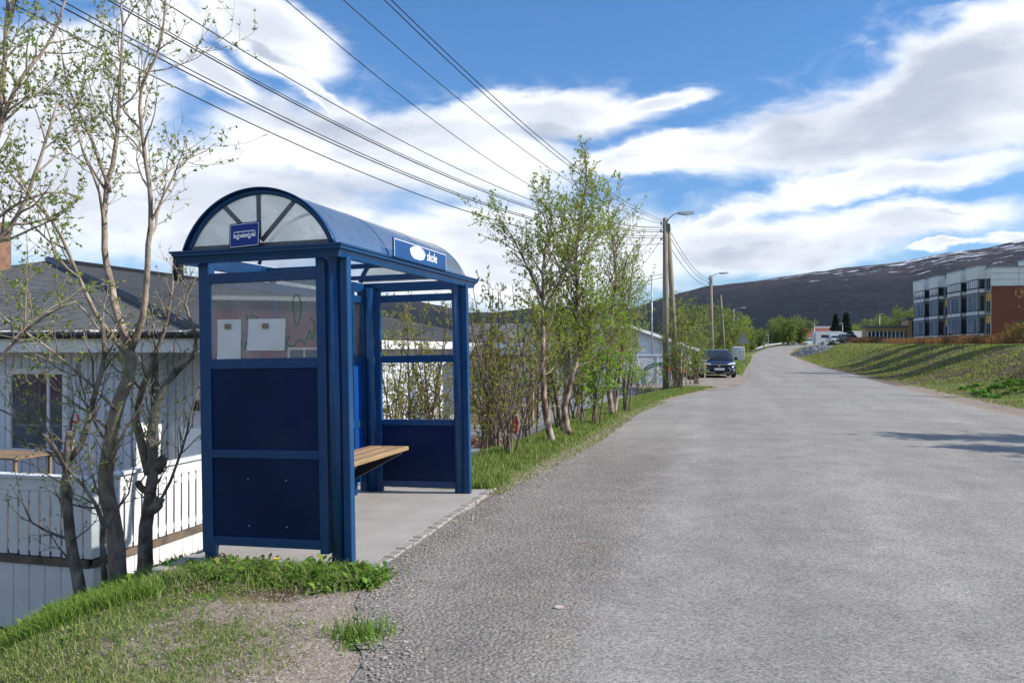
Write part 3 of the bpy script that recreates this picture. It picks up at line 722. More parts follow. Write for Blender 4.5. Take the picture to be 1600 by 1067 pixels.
    def arc(r, n=36, t0=-1, t1=1): return [(yc+r*math.sin(th*(t0+(t1-t0)*i/n)), zc+r*math.cos(th*(t0+(t1-t0)*i/n))) for i in range(n+1)]
    xs = [-.12, .9, 1.93, 2.97]
    def rib(xa, xb, ra, rb, n=40):
        m = MB(); A, B = arc(ra, n), arc(rb, n); pts = list(zip(A, B)); vs = []
        for (a, b) in pts: vs += [(xa, *a), (xb, *a), (xb, *b), (xa, *b)]
        fs = []
        for i in range(n):
            for q in range(4): fs.append((i*4+q, i*4+(q+1) % 4, (i+1)*4+(q+1) % 4, (i+1)*4+q))
        fs += [(3, 2, 1, 0), tuple(n*4+q for q in range(4))]; m.add(vs, fs); return m
    for i, xx in enumerate(xs):
        w_ = .035 if i in (0, 3) else .022
        rib(xx-(.0 if i == 0 else w_/2), xx+(w_ if i == 0 else w_/2), Rr-.038 if i in (0, 3) else Rr-.02, Rr+.004).build('roof_rib', BLUE, rt, True)
    rib(-.15, -.118, Rr+.004, Rr+.012).build('rib_trim', BLUE, rt, True)
    for a, b in zip(xs, xs[1:]):
        m = MB(); n = 36; A = arc(Rr+.002, n)
        V = [(a+.012, *q) for q in A]+[(b-.012, *q) for q in A]
        m.add(V, [(i, i+1, n+2+i, n+1+i) for i in range(n)]); m.build('roof_pane', ROOFGL, rt, True)
    for xx, spk in ((-.108, ALU), (2.96, BLUE)):
        p = arc(Rr-.03, 40); m = MB(); m.prism([(xx+.012, *q) for q in p], (.004, 0, 0)); gp = m.build('gable_pane', FROST, rt)
        for ang in (-45, 0, 45):
            dy, dz = math.sin(R(ang)), math.cos(R(ang)); zb0 = zb+.03
            # length to the arch
            t = 0.05
            while (yc+dy*t-yc)**2+(zb0+dz*t-zc)**2 < (Rr-.04)**2: t += .004
            s0 = .03; w_ = .017; py_, pz_ = -dz*w_, dy*w_
            m = MB(); a = (yc+dy*s0, zb0+dz*s0); b = (yc+dy*t, zb0+dz*t)
            m.prism([(xx, a[0]+py_, a[1]+pz_), (xx, b[0]+py_, b[1]+pz_), (xx, b[0]-py_, b[1]-pz_), (xx, a[0]-py_, a[1]-pz_)], (.010, 0, 0)); m.build('gable_spoke', spk, rt)
        MB().bbox(xx-.004, xx+.008, yc-hw+.04, yc+hw-.04, zb+.002, zb+.034, .002).build('gable_sill', spk, rt)
    # bench
    bn = [('seat_plank', .66, .80), ('seat_plank', .82, .96), ('seat_plank', .98, 1.12)]
    for nm, a, b in bn: MB().bbox(.25, 2.78, a, b, .455, .50, .006).build(nm, WOODB, rt)
    for xx in (.35, 1.5, 2.60):
        m = MB(); m.prism([(xx, .68, .452), (xx, 1.24, .452), (xx, 1.24, .16), (xx, 1.21, .16), (xx, .68, .435)], (.006, 0, 0)); br = m.build('seat_bracket', BLACK, rt)
        MB().tube([(xx+.003, .68, .44), (xx+.003, 1.22, .16)], .008, 6).build('bracket_brace', ALU, br)
    # stop name board with a painted glare patch and the word skole
    sg = MB().bbox(.79, 2.11, -.045, -.03, 2.325, 2.492, .003).build('name_board', SIGNB2, rt)
    bd = MB()
    for a in ((.80, 2.10, 2.478, 2.484), (.80, .806, 2.335, 2.478), (2.094, 2.10, 2.335, 2.478)): bd.box(a[0], a[1], -.0475, -.0462, a[2], a[3])
    bd.build('border', SIGNW, sg)
    # white glare over the first words, painted on as an oval
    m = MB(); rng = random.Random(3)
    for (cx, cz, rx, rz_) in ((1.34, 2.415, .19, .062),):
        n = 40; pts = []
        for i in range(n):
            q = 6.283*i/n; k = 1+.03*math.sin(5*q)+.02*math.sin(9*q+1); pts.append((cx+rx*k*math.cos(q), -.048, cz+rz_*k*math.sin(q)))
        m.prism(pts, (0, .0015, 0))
    m.build('glare_patch', GLARE, sg)
    tx = bpy.data.curves.new('lettering', 'FONT'); tx.body = 'skole'; tx.size = .125; tx.shear = .12; tx.extrude = .001; tx.offset = .0012; tx.space_character = 1.03
    to = bpy.data.objects.new('lettering', tx); C.objects.link(to); bpy.context.view_layer.update()
    me = bpy.data.meshes.new_from_object(to.evaluated_get(bpy.context.evaluated_depsgraph_get())); bpy.data.objects.remove(to)
    me.materials.clear(); me.materials.append(SIGNW)
    lo = bpy.data.objects.new('lettering', me); C.objects.link(lo); lo.parent = sg; lo.location = (1.56, -.0485, 2.372); lo.rotation_euler = (R(90), 0, 0)
    # bus pictogram plate on the gable
    bs = bpy.data.objects.new('bus_stop_plate', None); 
    def pl(m, n, mt, par): o = m.build(n, mt, par); return o
    cx, cz = .765, 2.425
    def Y2(u): return cx-u          # u to the right in the picture
    tl = R(2.5)
    def q(u, v, x): return (x, Y2(u*math.cos(tl)+v*math.sin(tl)), cz+v*math.cos(tl)-u*math.sin(tl)*-1)
    def rrect(w, h, r, x, cu=0, cv=0, n=5):
        o = []
        for (sx, sy, a0) in ((1, 1, 0), (-1, 1, 90), (-1, -1, 180), (1, -1, 270)):
            for i in range(n+1):
                a = R(a0+90*i/n); o.append(q(cu+sx*(w/2-r)+r*math.cos(a), cv+sy*(h/2-r)+r*math.sin(a), x))
        return o
    plate = MB().prism(rrect(.262, .188, .014, -.160), (.006, 0, 0)).build('bus_stop_plate', BLUEP, rt)
    MB().prism(rrect(.246, .172, .010, -.1615), (.0014, 0, 0)).build('border', SIGNW, plate)
    MB().prism(rrect(.236, .162, .008, -.163), (.0014, 0, 0)).build('plate_face', SIGNB, plate)
    bus = MB(); out = [(-.092,-.018),(-.092,.022),(-.086,.030),(.088,.030),(.094,.018),(.097,-.018)]
    bus.prism([q(a, b, -.1645) for a, b in out], (.0014, 0, 0)).build('bus_symbol', SIGNW, plate)
    wb = MB()
    for (a, b) in ((-.085, -.052), (-.047, -.008), (-.003, .036), (.041, .068), (.073, .088)):
        wb.prism([q(a, .006, -.166), q(a, .022, -.166), q(b, .022, -.166), q(b, .006, -.166)], (.0014, 0, 0))
    wb.build('bus_symbol_windows', SIGNB, plate)
    for u in (-.052, .048):
        ring = MB().prism([q(u+.018*math.cos(a/16*6.283), -.020+.018*math.sin(a/16*6.283), -.166) for a in range(16)], (.0014, 0, 0)).build('symbol_wheel', SIGNB, plate)
        MB().prism([q(u+.013*math.cos(a/16*6.283), -.020+.013*math.sin(a/16*6.283), -.1675) for a in range(16)], (.0014, 0, 0)).build('wheel_centre', SIGNW, ring)
    return rt
BLUEP_LIT = mat('lit_back_panel_paint', (.006, .06, .30), (.005, .05, .25), 2.5, .35, .04, 4, .4)  # panel blue made brighter: sunlight on the back wall is in the colour
SIGNB2 = mat('name_board_blue', (.008, .07, .22), (.007, .06, .19), 4, .35)
GLARE = mat('painted_glare', (.72, .76, .82), (.25, .38, .58), 9, .4, lo=.45, hi=.75)  # glare white as a surface colour, blotched with blue
bpy.data.objects
shelter = build_shelter()
for e in [o for o in bpy.data.objects if o.name.startswith('bus_stop_plate') and o.type == 'EMPTY']: bpy.data.objects.remove(e)
MS = Matrix.Translation(O) @ Matrix.Rotation(math.atan2(D.y, D.x), 4, 'Z') @ Matrix.Rotation(R(-1.07), 4, 'X')
def stick_on_pane(name, label, cat, y0, y1, z0, z1, m, group=None, curl=.006):
    # a sheet on the camera side of the near pane
    t = thing(name, label, cat, MS @ Vector((.016, (y0+y1)/2, z0)), math.atan2(D.y, D.x), group)
    mb = MB(); n = 8; w = (y1-y0)/2; h = z1-z0; V = []
    for i in range(n+1):
        for k in range(n+1):
            u = -w+2*w*i/n; v = h*k/n; b = -.002-curl*(abs(u)/w)**3*(1-v/h)**2-.002*math.sin(v*20+u*9)
            V.append((b, u, v))
    mb.add(V, [(i*(n+1)+k, (i+1)*(n+1)+k, (i+1)*(n+1)+k+1, i*(n+1)+k+1) for i in range(n) for k in range(n)])
    mb.build('sheet', m, t, True)
    if h > .1:
        tp = MB().bbox(-.012, -.006, -.028+.01, .028+.01, h-.075, h-.035, .002); tp.build('tape', CARDB, t)
    return t
stick_on_pane('paper_notice', 'tall narrow white paper sheet hanging at the left of the shelter pane', 'notice', .925, 1.135, 1.465, 1.80, PAPER)
stick_on_pane('paper_notice', 'wide white paper sheet with a curled corner in the middle of the shelter pane', 'notice', .535, .86, 1.55, 1.795, PAPER, curl=.02)

# concrete slab and paver edge
def build_slab():
    t = thing('concrete_slab', 'pale concrete base slab under the blue bus shelter', 'slab', O, math.atan2(D.y, D.x))
    def z(x): return -.095+.075*x/2.95
    m = MB(); n = 12; xs = [-.12+3.3*i/n for i in range(n+1)]
    y0, y1 = -.09, 1.5
    for a, b in zip(xs, xs[1:]):
        m.quad((a, y0, z(a)), (b, y0, z(b)), (b, y1, z(b)-.028), (a, y1, z(a)-.028))
        m.quad((a, y1, z(a)-.028), (b, y1, z(b)-.028), (b, y1, z(b)-.35), (a, y1, z(a)-.35))
        m.quad((b, y0, z(b)), (a, y0, z(a)), (a, y0, z(a)-.3), (b, y0, z(b)-.3))
    for xx, s in ((xs[0], 1), (xs[-1], -1)):
        m.quad((xx, y0, z(xx)), (xx, y1, z(xx)-.028), (xx, y1, z(xx)-.38), (xx, y0, z(xx)-.3))
    m.build('slab', CONC, t)
    rng = random.Random(2); pv = MB(); x = -.02
    while x < 3.2:
        l = rng.uniform(.10, .15); dz = rng.uniform(-.006, .004)
        pv.bbox(x, x+l-.008, -.185+rng.uniform(-.006, .006), -.095, z(x)-.15, z(x)+.004+dz, .007); x += l
    pv.build('paver_edge', PAVER, t)
    pv = MB(); yy = .75
    for i in range(6):
        l = .14; pv.bbox(-.24, -.125, yy, yy+l-.01, -.34, -.10-.028*yy+rng.uniform(-.008, .004), .012); yy += l
    pv.build('edge_stones', CONC, t)
build_slab()

# ------------------------------------------------------------ house on the left with its deck
def build_house_left():
    C0 = Vector((-4.8, 9.45, 0)); a = math.atan2(D.y, D.x)
    t = thing('white_house', 'pale board house with grey shingle hip roof behind the bare willow trees', 'house', C0, a)
    # local: x along road (away), y left
    def siding(x0, y0, x1, y1, z0, z1, th=.03, pitch=.155):
        """vertical boards with battens between two plan points"""
        m = MB(); dx, dy = x1-x0, y1-y0; Ln = math.hypot(dx, dy); ux, uy = dx/Ln, dy/Ln; nx, ny = uy, -ux
        m.prism([(x0, y0, z0), (x1, y1, z0), (x1-nx*.1, y1-ny*.1, z0), (x0-nx*.1, y0-ny*.1, z0)], (0, 0, z1-z0))
        k = int(Ln/pitch)
        for i in range(k):
            s = (i+.12)*pitch; e = s+pitch*.78
            if e > Ln: break
            m.prism([(x0+ux*s, y0+uy*s, z0), (x0+ux*e, y0+uy*e, z0), (x0+ux*e+nx*.022, y0+uy*e+ny*.022, z0), (x0+ux*s+nx*.022, y0+uy*s+ny*.022, z0)], (0, 0, z1-z0))
        return m
    siding(2.6, 9.5, 2.6, 1.59, -2, 1.7).build('wall', WHITEH, t)
    siding(2.6, 1.59, 3.4, 1.59, -2, 1.7, pitch=.4).build('wall', WHITE, t)
    siding(3.4, 1.59, 3.4, .3, -2, 1.7).build('wall', WHITEH, t)
    siding(3.4, .3, 19, .3, -2, 1.7).build('wall', WHITEH, t)
    # roof
    m = MB(); e0, r0 = 1.74, 3.55; x0, x1, y0, y1 = 2.1, 19.5, 0, 16; rx0, rx1, ry = 7.6, 14, 8
    A, B, Cc, Dd = (x0, y0, e0), (x0, y1, e0), (x1, y1, e0), (x1, y0, e0); E, Fr = (rx0, ry, r0), (rx1, ry, r0)
    rf = MB(); rf.add([A, Dd, Fr, E], [(0, 1, 2, 3)]); rf.add([B, Cc, Fr, E], [(3, 2, 1, 0)]); rf.add([Cc, Dd, Fr], [(0, 1, 2)])
    for p in (.035,):
        rf.add([(x0, y0, e0-.02), (x1, y0, e0-.02), (x1, y1, e0-.02), (x0, y1, e0-.02)], [(3, 2, 1, 0)])
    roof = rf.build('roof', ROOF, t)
    # hip end laid in shingle courses
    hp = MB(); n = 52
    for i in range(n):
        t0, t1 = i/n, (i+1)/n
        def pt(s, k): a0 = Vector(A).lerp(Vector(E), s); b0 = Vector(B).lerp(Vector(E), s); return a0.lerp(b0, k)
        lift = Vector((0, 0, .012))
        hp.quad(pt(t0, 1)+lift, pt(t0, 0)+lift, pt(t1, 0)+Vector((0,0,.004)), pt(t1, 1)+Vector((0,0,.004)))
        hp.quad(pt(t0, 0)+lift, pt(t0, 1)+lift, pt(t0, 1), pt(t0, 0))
    hp.build('hip_roof_face', ROOFP, roof)  # paler shingle than the other faces: the hip's lit tone is in the colour
    MB().tube([Vector(A)+Vector((0,0,.03)), Vector(E)+Vector((0,0,.04))], .07, 6).build('hip_cap', BLACK, roof)
    MB().tube([Vector(E)+Vector((0,0,.03)), Vector(Fr)+Vector((0,0,.03))], .06, 6).build('ridge_cap', BLACK, roof)
    # pale crusted roof edge, gutter, soffit board
    ed = MB(); rng = random.Random(8); y = 0.0
    while y < 12: 
        l = rng.uniform(.08, .35); ed.bbox(2.05, 2.25, y, y+l-.01, 1.755, 1.80+rng.uniform(0, .025), .01); y += l
    ed.build('roof_edge_strip', mat('lichen_stone', (.62, .58, .50), (.20, .17, .14), 9, .9, .5, 40, lo=.45, hi=.6), t)
    MB().tube([(2.03, -.02, 1.74), (2.03, 13, 1.74)], .045, 10).build('gutter', BLACK, t)
    MB().box(2.08, 2.12, 0, 13, 1.50, 1.70).build('fascia', WHITE, t)
    MB().box(2.12, 2.7, 0, 13, 1.62, 1.66).build('soffit', mat('soffit_grey', (.10, .11, .12), None, 5), t)
    MB().box(2.1, 19, -.02, .02, 1.55, 1.73).build('fascia', WHITE, t)
    MB().bbox(10.75, 10.95, 6.9, 7.1, 3.1, 3.95, .01).build('flue_box', BLACK, t)
    ch = MB().box(6.3, 6.9, 8.3, 9.6, 2.9, 4.3).build('chimney', mat('chimney_brick', (.27, .15, .10), (.16, .09, .06), 9, .9, .4, 30), t)
    # window on the wall facing the viewer
    def win(x, ya, yb, za, zb, mull=True):
        f = MB()
        for (p, q_, r_, s_) in ((ya, yb, zb-.09, zb), (ya, yb, za, za+.09), (ya, ya+.09, za+.09, zb-.09), (yb-.09, yb, za+.09, zb-.09)): f.bbox(x-.075, x-.02, p, q_, r_, s_, .004)
        if mull: f.bbox(x-.06, x-.025, ya+(yb-ya)*.3, ya+(yb-ya)*.3+.05, za+.09, zb-.09, .004)
        fo = f.build('window', WHITE, t)
        MB().box(x-.034, x-.026, ya+.09, yb-.09, za+.09, zb-.09).build('pane', LGLASS, fo)
        return fo
    win(2.6, 2.71, 3.86, -.08, 1.25)
    win(2.6, 5.2, 6.4, -.0, 1.22)
    # door and corner board facing the road
    MB().bbox(3.36, 3.38, .32, .62, -.2, 1.1, .004).build('dark_door', DGLASS, t)
    MB().bbox(2.57, 2.72, 1.50, 1.565, -.75, 1.6, .004).build('corner_board', WHITE, t)
    MB().bbox(2.99, 3.06, 1.50, 1.57, -.75, 1.6, .004).build('downpipe', ALU, t)
    # lamp by the door
    MB().tube([(3.2, .9, .6), (3.2, .9, .75)], [.07, .05], 10).build('wall_lamp', BLACK, t)
    # deck
    dk = thing('wooden_deck', 'white railed wooden deck in front of the pale board house', 'deck', C0, a)
    fl = MB(); 
    for i in range(26): fl.box(.05+i*.1, .05+i*.1+.094, .04, 9.4, -.80, -.77)
    fl.build('floor_boards', WOODG, dk)
    rng = random.Random(4)
    def rail(x0, y0, x1, y1, nm):
        dx, dy = x1-x0, y1-y0; Ln = math.hypot(dx, dy); ux, uy = dx/Ln, dy/Ln; nx, ny = uy, -ux
        def seg(s, e, w0, w1, z0, z1, m): m.prism([(x0+ux*s+nx*w0, y0+uy*s+ny*w0, z0), (x0+ux*e+nx*w0, y0+uy*e+ny*w0, z0), (x0+ux*e+nx*w1, y0+uy*e+ny*w1, z0), (x0+ux*s+nx*w1, y0+uy*s+ny*w1, z0)], (0, 0, z1-z0))
        m = MB(); seg(0, Ln, -.09, .06, .05, .085, m); m.build('top_rail', WHITEH if ux == 0 else WHITE, dk)
        m = MB(); seg(0, Ln, -.005, .02, -.095, .046, m); m.build('upper_board', WHITE, dk)
        m = MB(); s = .05
        while s+.1 < Ln:
            w = .118; seg(s, s+w, .0, .018, -.845+rng.uniform(-.006, .004), -.10, m); s += w+.034
        m.build('slats', WHITE, dk)
        m = MB(); seg(0, Ln, -.02, -.0, -.22, -.14, m); seg(0, Ln, -.02, .0, -.80, -.72, m); m.build('backing_rail', WHITE, dk)
        m = MB(); seg(-.01, Ln, .0, .035, -.95, -.86, m); m.build('bottom_plank', WOODG, dk)
        m = MB(); s = 0
        while s+.1 < Ln: seg(s, s+.215, .0, .016, -2.05, -.955, m); s += .225
        seg(0, Ln, -.05, -.002, -2.05, -.955, m); m.build('skirt_boards', WHITE, dk)
    rail(0, 9.4, 0, 0.02, 'a'); rail(.02, 0, 2.7, 0, 'b'); rail(2.7, 0, 6, 0, 'c')
    MB().bbox(-.04, .075, -.04, .075, -.84, .05, .006).build('corner_post', WHITE, dk)
    # broom leaning on the deck
    sh = thing('snow_shovel', 'shovel with red handle leaning on the wall behind the deck rail', 'shovel', Vector(MB2W(C0, a, (1.6, 1.9, -.77))), 0)
    MB().tube([(0, 0, .25), (.02, .3, 1.28)], .016, 8).build('shaft', mat('shaft_wood', (.45, .30, .16), None, 12), sh)
    m = MB(); m.tube([(-.06, .3, 1.28), (.06, .3, 1.28)], .018, 8); m.tube([(-.06, .3, 1.28), (-.03, .31, 1.38), (.03, .31, 1.38), (.06, .3, 1.28)], .014, 8); m.build('handle', mat('red_plastic', (.6, .02, .03), None, 9, .4), sh)
    m = MB(); m.prism([(-.2, -.03, 0), (.2, -.03, 0), (.18, 0, .3), (-.18, 0, .3)], (0, -.01, 0)); m.build('blade', ALU, sh)
    # side board on the deck
    tb = thing('garden_table', 'light wooden table top standing behind the deck rail', 'table', Vector(MB2W(C0, a, (.9, 2.0, -.77))), a)
    MB().bbox(0, .7, 0, 1.6, .86, .89, .004).build('table_top', mat('table_wood', (.30, .20, .12), (.20, .14, .09), 7), tb)
    for x, y in ((.05, .05), (.62, .05), (.05, 1.5), (.62, 1.5)): MB().bbox(x, x+.04, y, y+.04, 0, .86, .003).build('leg', MATS['table_wood'], tb)
    # grey chair near the shelter side
    gc = thing('deck_chair', 'pale folding chair on the deck close to the blue shelter', 'chair', Vector(MB2W(C0, a, (2.5, .85, -.77))), a)
    MB().bbox(0, .45, -.25, .25, .42, .45, .004).build('seat', ALU, gc)
    m = MB(); m.prism([(.45, -.25, .5), (.58, -.25, 1.1), (.58, .25, 1.1), (.45, .25, .5)], (.02, 0, 0)); m.build('backrest', WHITEH, gc)
    for x, y in ((0, -.25), (.43, -.25), (0, .23), (.43, .23)): MB().box(x, x+.02, y, y+.02, 0, .42).build('leg', ALU, gc)
    # steps at the foot of the deck, by the slab
    st = thing('wooden_steps', 'short flight of grey and white steps beside the concrete slab', 'steps', O, a)
    for i in range(3):
        MB().bbox(-.05+i*.0, 1.2, 1.62+.24*i, 1.62+.24*i+.235, -.32-.17*i, -.28-.17*i, .004).build('tread', mat('step_grey', (.20, .23, .25), (.15, .17, .19), 5, .7), st)
        MB().bbox(-.08, -.052, 1.60+.24*i, 1.60+.24*i+.24, -1.0, -.28-.17*i, .003).build('side_board', WHITEH, st)
def MB2W(o, a, p): return (o.x+math.cos(a)*p[0]-math.sin(a)*p[1], o.y+math.sin(a)*p[0]+math.cos(a)*p[1], o.z+p[2])
build_house_left()

# ------------------------------------------------------------ other houses on the left
def gable_house(t, w, d, hw_, roofh, wallm, roofm, wins, trim):
    m = MB(); m.box(-w/2, w/2, 0, d, -1.5, hw_); m.prism([(-w/2, 0, hw_), (0, 0, hw_+roofh*.95), (w/2, 0, hw_)], (0, d, 0))
    z = .1
    while z < hw_: m.prism([(-w/2, -.004, z), (-w/2, -.03, z), (-w/2, -.006, z+.17)], (w, 0, 0)); z += .18
    m.build('wall', wallm, t); sl = roofh/(w/2); th = .14; ov = .5
    for sx in (-1, 1):
        r_ = MB(); o = [(sx*(w/2+ov), -ov, hw_-ov*sl), (0, -ov, hw_+roofh), (0, -ov, hw_+roofh+th), (sx*(w/2+ov), -ov, hw_-ov*sl+th)]
        r_.prism(o if sx < 0 else o[::-1], (0, d+2*ov, 0)); ro = r_.build('roof', roofm, t)
        b_ = MB(); o = [(sx*(w/2+ov), -ov-.03, hw_-ov*sl-.12), (0, -ov-.03, hw_+roofh-.12), (0, -ov-.03, hw_+roofh+.06), (sx*(w/2+ov), -ov-.03, hw_-ov*sl+.06)]
        b_.prism(o if sx < 0 else o[::-1], (0, .025, 0)); b_.build('barge_board', trim, t)
    for (x, z, ww, hh) in wins:
        f = MB()
        for q_ in ((x, x+ww, z+hh-.08, z+hh), (x, x+ww, z, z+.08), (x, x+.08, z+.08, z+hh-.08), (x+ww-.08, x+ww, z+.08, z+hh-.08)): f.box(q_[0], q_[1], -.07, -.032, q_[2], q_[3])
        fo = f.build('window', trim, t); MB().box(x+.08, x+ww-.08, -.05, -.04, z+.08, z+hh-.08).build('pane', LGLASS, fo)
    return t
def simple_house(name, label, loc, rz_, w, d, hw_, roofh, wallm, roofm, wins, board=.18, over=.35, trim=WHITE, chimney=None, cat='house', vertical=True, gable=False):
    """gable house: local x = width (ridge along x), y = depth; front at y=0"""
    t = thing(name, label, cat, loc, rz_)
    if gable: return gable_house(t, w, d, hw_, roofh, wallm, roofm, wins, trim)
    m = MB(); m.box(-w/2, w/2, 0, d, -1.5, hw_)
    m.prism([(-w/2, 0, hw_), (-w/2, d, hw_), (-w/2, d/2, hw_+roofh*.96)], (w, 0, 0))
    k = 0
    if vertical:
        x = -w/2
        while x < w/2-.05: m.box(x, x+board*.7, -.025, 0, .02, hw_-.02); x += board
    else:
        z = .05
        while z < hw_-.1: m.prism([(-w/2, -.004, z), (-w/2, -.03, z), (-w/2, -.006, z+board*.93)], (w, 0, 0)); z += board
    m.build('wall', wallm, t)
    r = MB(); th = .12; s = roofh/(d/2)
    for sg in (0, 1):
        yo = -over if sg == 0 else d+over; z0 = hw_-over*s
        a_ = [(-w/2-over, yo, z0), (-w/2-over, d/2, hw_+roofh), (-w/2-over, d/2, hw_+roofh+th), (-w/2-over, yo, z0+th)]
        r.prism(a_ if sg == 0 else a_[::-1], (w+2*over, 0, 0))
    ro = r.build('roof', roofm, t)
    MB().box(-w/2-over, w/2+over, -over-.03, -over-.002, hw_-over*s-.05, hw_-over*s+.13).build('fascia', trim, t)
    for (x, z, ww, hh) in wins:
        f = MB()
        for q_ in ((x, x+ww, z+hh-.08, z+hh), (x, x+ww, z, z+.08), (x, x+.08, z+.08, z+hh-.08), (x+ww-.08, x+ww, z+.08, z+hh-.08)): f.box(q_[0], q_[1], -.07, -.026, q_[2], q_[3])
        if ww > .9: f.box(x+ww/2-.03, x+ww/2+.03, -.06, -.03, z+.08, z+hh-.08)
        fo = f.build('window', trim, t); MB().box(x+.08, x+ww-.08, -.045, -.035, z+.08, z+hh-.08).build('pane', DGLASS, fo)
    if chimney: MB().box(chimney-.3, chimney+.3, d/2-.3, d/2+.3, hw_+roofh*.6, hw_+roofh+.7).build('chimney', BLACK, t)
    return t
GREYROOF = mat('grey_roof_tiles', (.15, .145, .14), (.09, .088, .085), 5, .85, .5, 20)
def zl(px, Y): return hgt(X_(px, Y), Y)
p = G(618, 30); simple_house('white_house', 'white board house with tall dark windows seen through the far shelter opening', (p.x-1.0, 30, -1.3), R(-6), 7.6, 7, 2.9, .55, WHITE, GREYROOF,
    [(-.55, 1.2, .75, 1.25), (1.25, 1.2, .6, 1.25), (-3, 1.2, 1, 1.25)], over=.4)
p = G(700, 27); simple_house('board_shed', 'low brown board shed right of the white house behind the shelter', (X_(706, 27), 27, -.9), R(-4), 2.4, 2.4, 1.9, .5, mat('brown_boards', (.33, .26, .19), (.22, .17, .13), 8, .85, .4, 20), GREYROOF, [], .14, .2, vertical=False, cat='shed')
# open shed with a bluish metal roof
def build_carport():
    base = Vector((X_(778, 22), 22, zl(778, 22)))
    t = thing('garden_shed', 'small shed with bluish metal roof and bare timber posts behind the bushes', 'shed', base, R(-5))
    m = MB(); m.prism([(-1.0, -.5, 1.92), (1.0, -.5, 1.92), (1.0, 2.0, 2.22), (-1.0, 2.0, 2.22)], (0, 0, .05)); 
    r = m.build('roof', mat('blue_grey_metal', (.22, .25, .42), (.17, .2, .34), 6, .4, metal=.3), t)
    rb = MB()
    for i in range(9): rb.prism([(-.98+i*.24, -.5, 1.97), (-.95+i*.24, -.5, 1.97), (-.95+i*.24, 2.0, 2.27), (-.98+i*.24, 2.0, 2.27)], (0, 0, .03))
    rb.build('roof_rib', STEEL, r)
    for x in (-.95, .85): 
        for y in (-.4, 1.85): MB().bbox(x, x+.11, y, y+.11, -.2, 1.92 if y < 0 else 2.18, .005).build('post', mat('orange_timber', (.42, .27, .15), (.30, .19, .11), 7), t)
    MB().bbox(-.98, .98, -.46, -.42, 1.78, 1.92, .004).build('beam', MATS['orange_timber'], t)
    MB().box(-.85, .85, 1.7, 1.76, -.1, 2.0).build('back_wall', WHITE, t)
    MB().bbox(-.85, .1, .3, .34, -.1, .75, .004).build('half_wall', mat('tan_board', (.5, .38, .28), None, 7), t)
build_carport()
simple_house('grey_house', 'pale grey gable house beyond the white board wall and flagpole', (X_(975, 52), 52, -.2), R(12), 9, 6.4, 1.8, 1.45, WHITEH, GREYROOF, [(-2.4, .4, .45, 1.15), (-1.6, .4, 1.0, 1.15), (1.4, .5, 1.1, .9)], .2, .45, gable=True)
simple_house('dark_house', 'dark grey roofed house behind the birch thicket', (X_(870, 40), 40, -.5), R(15), 8, 7, 2.1, 1.15, mat('grey_boards', (.30, .31, .32), (.24, .25, .26), 4), GREYROOF, [(-2.5, .9, 1, 1.1), (.6, .9, 1, 1.1)], .2, .45, trim=MATS['grey_boards'])
# garden wall of white boards with the hose
def build_wall():
    Y = 35.5; x0, x1 = X_(962, Y), X_(1051, Y); zb = -.28
    t = thing('board_wall', 'low white board wall with rusty foot beside the driveway', 'wall', (x0, Y, zb), 0)
    m = MB(); rng = random.Random(6); z = .06
    while z < 1.42:
        m.bbox(0, x1-x0, -.02-rng.uniform(0, .008), .03, z, z+.125, .006); z += .135
    m.build('boards', mat('chalky_white', (.66, .68, .72), (.50, .52, .56), 3.5, .7, .1, 20, lo=.3, hi=.75), t)
    MB().bbox(-.03, x1-x0+.03, -.05, .06, z, z+.04, .006).build('cap', WHITE, t)
    MB().box(0, x1-x0, -.05, .02, -.15, .055).build('foot_board', mat('rust_earth', (.20, .11, .07), (.12, .08, .06), 5), t)
    for xx in (.9, 1.75): MB().bbox(xx, xx+.06, -.045, -.03, .06, z, .004).build('batten', WHITE, t)
    h = thing('garden_hose', 'large loose coil of green hose leaning on the white board wall', 'hose', (X_(1031, 35), 35.1, zb), 0)
    pts = []; rng = random.Random(1)
    for i in range(240):
        a = i/240*6.283*5; rr = .62+.07*math.sin(i*.31)+rng.uniform(-.01, .01)
        pts.append((rr*1.15*math.cos(a), -.05-.05*math.sin(a*.5)+rng.uniform(-.012, .012), .60+rr*.95*math.sin(a)))
    pts += [(-.9, -.2, .35), (-1.2, -.15, .5), (-1.4, -.1, .45), (-1.25, 0, .3)]
    MB().tube(pts, .02, 6).build('coil', mat('green_hose', (.03, .20, .15), (.02, .13, .10), 9, .4), h, True)
build_wall()
